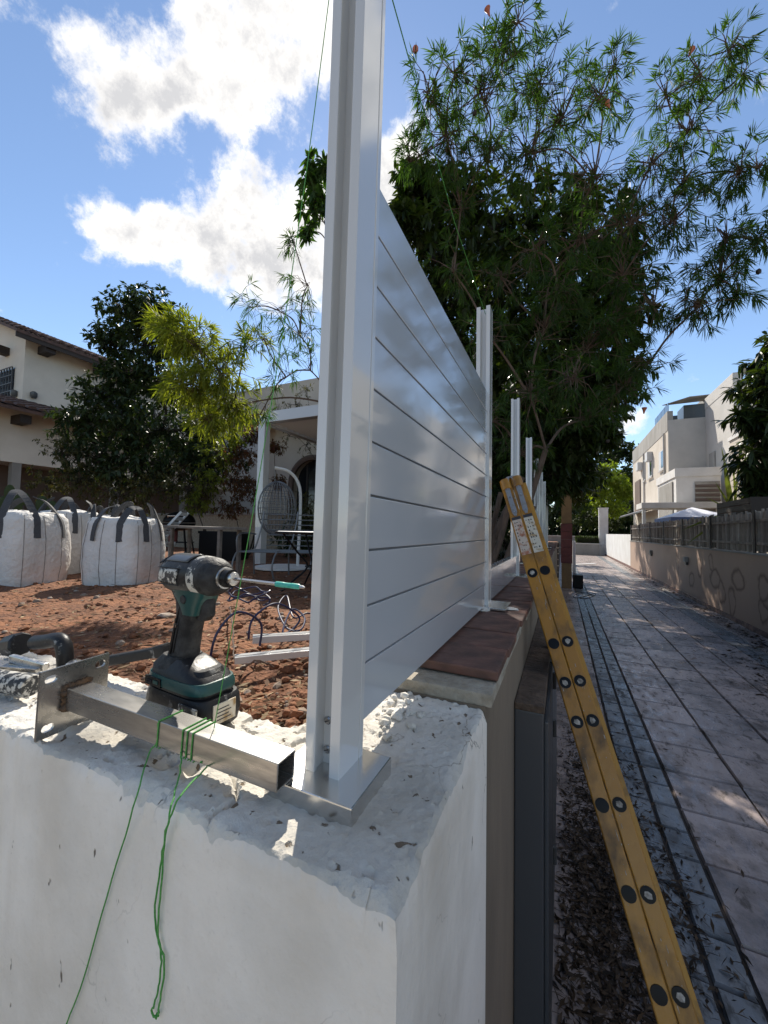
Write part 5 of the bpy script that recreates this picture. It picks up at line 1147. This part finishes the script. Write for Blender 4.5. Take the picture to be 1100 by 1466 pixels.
# clear view of the sun for the wall top: the crown stays open where the sun stands
sd_ = np.array(sdir)
def sunhole(e):
    for s in (np.array([-.38, .38, 1.3]), np.array([-.6, .36, 1.3]), np.array([-.25, .6, 1.3]), np.array([-1.3,1.5,1.0])):
        v = e-s; a = v@sd_
        if a > 0 and np.linalg.norm(v-sd_*a) < .30: return True
    return False
def pods(t, LC):
    for k in range(16):
        c, r, _ = random.choice(LC); p = c+rnd_unit(1)[0]*r*.95
        if sunhole(p): continue
        if random.random() < .55: MB().add(*(lambda vf: (vf[0]+p, vf[1]))(ico(.022, (1, 1, 1.15), .08))).build('seed_pod', m_fruit, t, smooth=True)
        else: MB().lathe([(0,.006),(.03,.012),(.06,.026),(.062,.02)], p, (random.uniform(-.5, .5), random.uniform(-.5, .5), 1), 8).build('flower', m_flower, t, smooth=True)
TH = [(740,35,3.3,42,.6),(718,70,3.3,40,.6),(615,140,3.3,52,.9),(650,110,3.3,45,.7),(690,140,3.4,70,1.1),(640,200,3.5,62,1.1),(590,230,3.7,34,.7),(770,130,3.5,62,1),(800,175,3.6,70,1.2),(860,140,3.5,48,.8),(880,100,3.5,30,.5),(955,140,3.4,42,.7),(1000,110,3.3,40,.7),(1045,75,3.25,42,.7),(1060,110,3.3,30,.5),(985,190,3.4,52,.9),(930,240,3.5,60,1.1),(1055,245,3.25,45,.9),(1085,240,3.2,35,.7),(980,260,3.4,55,1),(960,320,3.4,62,1.1),(1040,345,3.3,55,1),(1085,345,3.2,30,.6),(1030,400,3.3,45,.9),(1000,440,3.3,45,.9),(1055,420,3.3,32,.6),(900,320,3.6,70,1.2),(890,400,3.6,62,1.1),(850,260,3.6,70,1.2),(760,220,3.7,75,1.2),(700,220,3.7,60,1),(830,350,3.8,70,1.1),(930,440,3.5,50,.9),(840,500,3.8,60,1),(780,470,3.9,55,.8),(890,560,3.9,48,.9),(930,520,3.7,40,.8),(720,400,4.0,55,.6),(660,300,4.0,50,.6),(840,600,4.1,45,.7),(700,480,3.7,50,.7),(650,390,3.8,45,.6),(760,570,3.7,50,.9),(820,545,3.6,50,1),(700,600,3.8,45,.7),(800,420,3.6,50,.9),(745,650,3.9,38,.8),(870,470,3.6,45,.9),(770,360,3.6,50,.8)]
TL = [(250,480,4.3,38,1.3),(285,500,4.3,52,1.5),(320,540,4.3,48,1.5),(270,555,4.3,42,1.2),(335,580,4.4,38,1.1),(300,600,4.4,30,.8),(350,500,4.4,45,.5)]
TS = [(400,445,4.2,45,.45),(440,410,4.2,40,.5),(380,490,4.2,40,.45),(430,480,4.2,40,.5),(360,440,4.3,36,.3),(445,530,4.3,36,.5),(410,540,4.4,40,.45),(420,345,4.4,22,.4),(375,590,4.5,24,.35)]
plant('oleander_tree', 'tall wispy narrow-leaved tree overhanging the alley behind the panel', 'tree', (-.75, 3.9, GZ), TH, l_thev, m_bark, .115, .0080, 48, 18, .11, .34, 'whorl', stems=9, keepout=sunhole, extra=pods, limb_r=.014, leafback=.30, airy=.80, twig_r=.005)
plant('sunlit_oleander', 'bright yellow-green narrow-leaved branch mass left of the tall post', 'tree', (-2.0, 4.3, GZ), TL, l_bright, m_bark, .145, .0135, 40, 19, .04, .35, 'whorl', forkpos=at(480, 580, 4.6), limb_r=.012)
plant('sparse_oleander', 'sparse narrow-leaved twigs against the cloud left of the post', 'tree', (-2.05, 4.15, GZ), TS, l_thev, m_bark, .14, .009, 36, 12, .035, .4, 'whorl', forkpos=at(500, 600, 4.5), limb_r=.010, keepout=sunhole, twig_r=.003)
MG = [(600,270,6,40,.8),(640,300,6.2,60,1),(620,370,6,75,1.1),(700,330,6.3,85,1.2),(770,320,6.4,80,1.2),(840,340,6.4,70,1.1),(880,380,6.3,45,.9),(580,330,5.8,40,.7),(660,440,6,85,1.3),(750,430,6.2,95,1.4),(830,430,6.3,85,1.4),(890,460,6.2,48,1),(700,540,6.2,80,1.2),(790,540,6.3,85,1.3),(865,545,6.3,62,1.2),(740,620,6.4,70,1.1),(810,625,6.6,60,1.1),(850,620,6.6,40,.9),(780,680,6.8,50,.9),(820,680,7,32,.8),(600,460,6,70,1),(640,530,6,70,1),(735,690,6.6,50,.8)]
plant('broadleaf_tree', 'dense dark broad-leaved tree behind the panel', 'tree', (-1.9, 5.9, GZ), MG, l_mango, m_barkd, .17, .052, 80, 18, .16, .35, 'drop', droop=.25, keepout=sunhole, leafback=.8, dens_pow=.4)
plant('broadleaf_sprig', 'small broad-leaved branch poking out left of the tall post', 'tree', (-2.5, 4.9, GZ), [(446,262,5.0,18),(444,300,5.0,20),(440,330,5.0,14),(448,235,5.0,12),(462,285,5.0,20),(465,320,5.0,20),(470,350,5.0,24),(470,240,5.0,16)], l_thev, m_bark, .15, .04, 14, 9, .03, .5, 'drop', keepout=sunhole, leafback=.8)
# more trees in a row along the alley wall (their crowns shade the paving)
for i, (bx, by, sc) in enumerate(((-1.9, 10.2, 1.0), (-1.6, 15.5, 1.1), (-1.6, 21.5, 1.2))):
    lob = []
    for k in range(34):
        p = np.array([bx+random.gauss(.6, 1.25)*sc, by+random.gauss(0, 1.5)*sc, random.uniform(2.5, 8.6)*sc]); v = p-CAM; w_ = v@FW; lob.append((PCX+FPX*(v@RT)/w_, PCY-FPX*(v@UP)/w_, w_, random.uniform(.75, 1.15)*sc*FPX/w_))
    lob = [l for l in lob if l[0]+l[3]*.8 < (868 if l[1] > 600 else 905 if l[1] > 380 else 820) and l[1]-l[3] > 190][:24]
    for p in [[(.8,11,4.6),(.7,12.3,4.4),(.5,9.8,4.9)],[(.9,14,5.0),(.5,13,6.0),(.9,16,5.5)],[(1.1,18.5,6),(1.0,20.5,6.4),(.8,23,6.6)]][i]:
        v = np.array(p)-CAM; w_ = v@FW; lob.append((PCX+FPX*(v@RT)/w_, PCY-FPX*(v@UP)/w_, w_, .85*FPX/w_, 1.3))
    plant('alley_tree', ['dark leafy tree right behind the row of white posts', 'dark leafy tree farther along the alley behind the pier', 'dark leafy tree near the far end of the alley'][i], 'tree', (bx, by, 0.5), lob, l_mango, m_barkd, .2, .075, 66, 13, .14, .45, 'drop', 'trees along the alley', droop=.25, seg=1, leafback=.8)
# left dark tree and shrubs
FT = [(185,450,9.2,45,1.2),(225,445,9.2,40,1.1),(160,490,9.2,32,.9),(210,500,9.2,55,1.3),(250,480,9.4,35,.9),(180,540,9.2,42,1.1),(230,560,9.2,55,1.2),(150,570,9,45,1.1),(120,610,9,45,1.1),(170,610,8.9,60,1.3),(230,620,8.9,60,1.3),(290,620,9,50,1.1),(310,660,9,45,1),(260,670,8.8,55,1.2),(200,670,8.7,55,1.2),(140,660,8.7,50,1.1)]
plant('dense_dark_tree', 'dense dark rounded tree in front of the ivory house', 'tree', (-9.0, 5.4, GZ-.1), FT, l_fig, m_barkd, .15, .055, 95, 13, .14, .4, 'drop', droop=.2, seg=1, leafback=.8, dens_pow=.42)
SH = [(90,650,8.2,38,1),(120,690,8.2,40,1),(70,690,8.2,34,.8),(170,710,8.1,40,1),(220,705,8.1,45,1),(270,700,8.1,45,1)]
plant('twiggy_shrub', 'straggly dull green shrub behind the bulk bags', 'shrub', (-8.4, 4.2, GZ-.1), SH, l_shrub, m_barkd, .09, .03, 60, 12, .05, .3, 'drop', stems=5, seg=1, leafback=.8)
plant('russet_shrub', 'reddish brown shrub beside the pergola post', 'shrub', (-6.9, 7.0, GZ-.1), [(345,650,8.6,30),(335,690,8.6,32),(360,620,8.7,20),(355,700,8.6,28),(330,730,8.5,26),(395,640,9,16,.6),(398,690,8.8,14,.6)], l_red, m_barkd, .09, .03, 60, 11, .05, .3, 'drop', stems=4, seg=1, leafback=.8)
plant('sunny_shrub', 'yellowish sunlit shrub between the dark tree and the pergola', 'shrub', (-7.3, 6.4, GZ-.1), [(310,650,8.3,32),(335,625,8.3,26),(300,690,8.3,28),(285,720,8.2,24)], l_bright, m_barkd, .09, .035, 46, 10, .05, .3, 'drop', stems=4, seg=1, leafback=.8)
plant('climbing_vine', 'bare thin vine with small leaves over the arched house', 'vine', (-5.3, 9.2, GZ-.1), [(400,590,9.6,22,.5),(425,580,9.6,22,.5),(445,590,9.6,20,.5),(415,625,9.6,20,.35),(440,640,9.6,18,.35),(395,560,9.6,20,.4),(440,560,9.6,20,.5)], l_shrub, m_barkd, .07, .025, 34, 5, .03, .3, 'drop', stems=3, seg=1, leafback=.8)
plant('door_palm', 'spiky dark plant in front of the arched doorway', 'shrub', (-4.2, 7.9, GZ-.1), [(432,735,8.8,16),(445,720,8.8,18),(440,755,8.5,14)], l_shrub, m_barkd, .3, .02, 20, 10, .03, .3, 'whorl', stems=3, seg=2)
for i, (x, y) in enumerate(((-2.6, 8.0), (-1.5, 9.0), (-3.6, 7.4), (-4.6, 8.3))):
    lob = []
    for k in range(6):
        p = np.array([x+random.gauss(0, .5), y+random.gauss(0, .4), random.uniform(1.1, 2.6)]); v = p-CAM; w_ = v@FW; lob.append((PCX+FPX*(v@RT)/w_, PCY-FPX*(v@UP)/w_, w_, .55*FPX/w_))
    plant('dark_hedge_shrub', ['dark shrub behind the white panel, nearest the alley trees', 'dark shrub behind the fifth white post', 'dark shrub behind the second white post', 'dark shrub behind the tall foreground post'][i], 'shrub', (x, y, GZ-.1), lob, l_mango, m_barkd, .16, .055, 46, 10, .05, .3, 'drop', 'dark shrubs behind the fence', stems=3, seg=1, leafback=.8)
# right edge tree and sword plant
plant('mango_tree', 'broad-leaved tree hanging in from the right picture edge', 'tree', (5.4, 8.3, 0), [(1085,560,8.2,40),(1095,620,8,44,1.2),(1078,660,8,32),(1100,690,8,44,1.2),(1068,600,8.2,24,.7),(1090,520,8.3,24,.7),(1120,560,8.2,50,1.2),(1140,640,8.2,60,1.2),(1090,720,8,30,1),(1130,490,8.3,40),(1160,560,8.3,60),(1150,720,8.2,50)], l_mango, m_barkd, .27, .072, 34, 12, .10, .45, 'drop', droop=.35, leafback=.85)
swd = thing('sword_plant', 'tall plant with long sword-shaped leaves behind the bamboo fence', 'plant', (3.25, 9.8, 2.25))
for (a0, a1, dd_, w_) in (((1052,738),(1033,640),9.6,.09),((1052,738),(1024,690),9.6,.06),((1050,738),(1060,650),9.6,.07),((1048,740),(1036,665),9.5,.10),((1055,740),(1050,668),9.8,.07),((1054,740),(1075,690),9.6,.06),((1050,735),(985,778),9.2,.07),((1050,733),(975,760),9.3,.06),((1056,738),(1010,712),9.6,.04),((1060,738),(1068,665),9.7,.07)):
    p, q = at(*a0, dd_), at(*a1, dd_*(.98)); d = q-p; ln = np.linalg.norm(d)
    mid = p+d*.5+np.array([0, 0, .05*ln]); s = np.cross(d, FW); s /= np.linalg.norm(s); n_ = np.cross(s, d/ln); vv = []
    for t_, ww_ in ((0, .35), (.3, 1), (.6, .9), (.85, .45), (1, .02)):
        c_ = p*(1-t_)**2+2*mid*t_*(1-t_)+q*t_*t_
        vv += [c_-s*w_*ww_/2, c_+n_*w_*ww_*.22, c_+s*w_*ww_/2]
    pydata('blade', vv, [(i*3+j, i*3+j+1, i*3+j+4, i*3+j+3) for i in range(4) for j in range(2)], l_sword, swd)
# far end of the alley
plant('lime_tree', 'bright lime green tree at the far end of the alley', 'tree', (2.6, 37.5, 0), [(868,690,37,26),(848,700,37,22),(885,695,37,20),(862,720,37,24),(880,725,37,20),(870,672,37,16),(895,705,37,14)], l_lime, m_barkd, .34, .16, 80, 10, .15, .35, 'drop', seg=1, leafback=.8)
plant('far_tree', 'dark green tree behind the lime tree', 'tree', (3.6, 48, 0), [(885,645,48,22),(870,655,48,18),(905,650,48,16),(895,680,48,22),(850,675,48,20),(912,690,48,20),(905,725,48,20),(835,700,48,22),(840,735,48,22)], l_fig, m_barkd, .5, .25, 80, 9, .2, .35, 'drop', seg=1, leafback=.8)
plant('far_wood_tree', 'wide dark tree closing the view behind the far terrace', 'tree', (-3, 54, 0), [(770+17*k, 690+14*(k % 3), 52, 26) for k in range(9)]+[(775+17*k, 742, 52, 24) for k in range(9)]+[(775+17*k, 766, 52, 18) for k in range(9)], l_fig, m_barkd, .6, .32, 60, 10, .2, .3, 'drop', seg=1, leafback=.8)
plant('far_shrub', 'dark bushes behind the raised planter', 'shrub', (1.0, 38.5, 0), [(840,740,38.5,20),(860,745,38.5,18),(825,720,38.5,16),(880,748,38.5,14),(893,738,39,14),(815,745,38.5,18)], l_hedge, m_barkd, .3, .14, 70, 9, .1, .3, 'drop', seg=1, stems=3, leafback=.8)
n = 6000; P = np.c_[rng.uniform(.95, 2.5, n), rng.uniform(33.3, 34.3, n), rng.uniform(.82, 1.42, n)]
hd = thing('clipped_hedge', 'clipped dark box hedge in the raised planter', 'hedge', (1.7, 33.8, .82)); leafcloud('foliage', P, rnd_unit(n)+np.array([0, -.3, .3]), rnd_unit(n), rng.uniform(.07, .13, n), rng.uniform(.04, .06, n), l_hedge, hd, seg=1)
MB().box(1.0, 2.45, 33.4, 34.2, .805, 1.3).build('inner_twigs', m_barkd, hd)
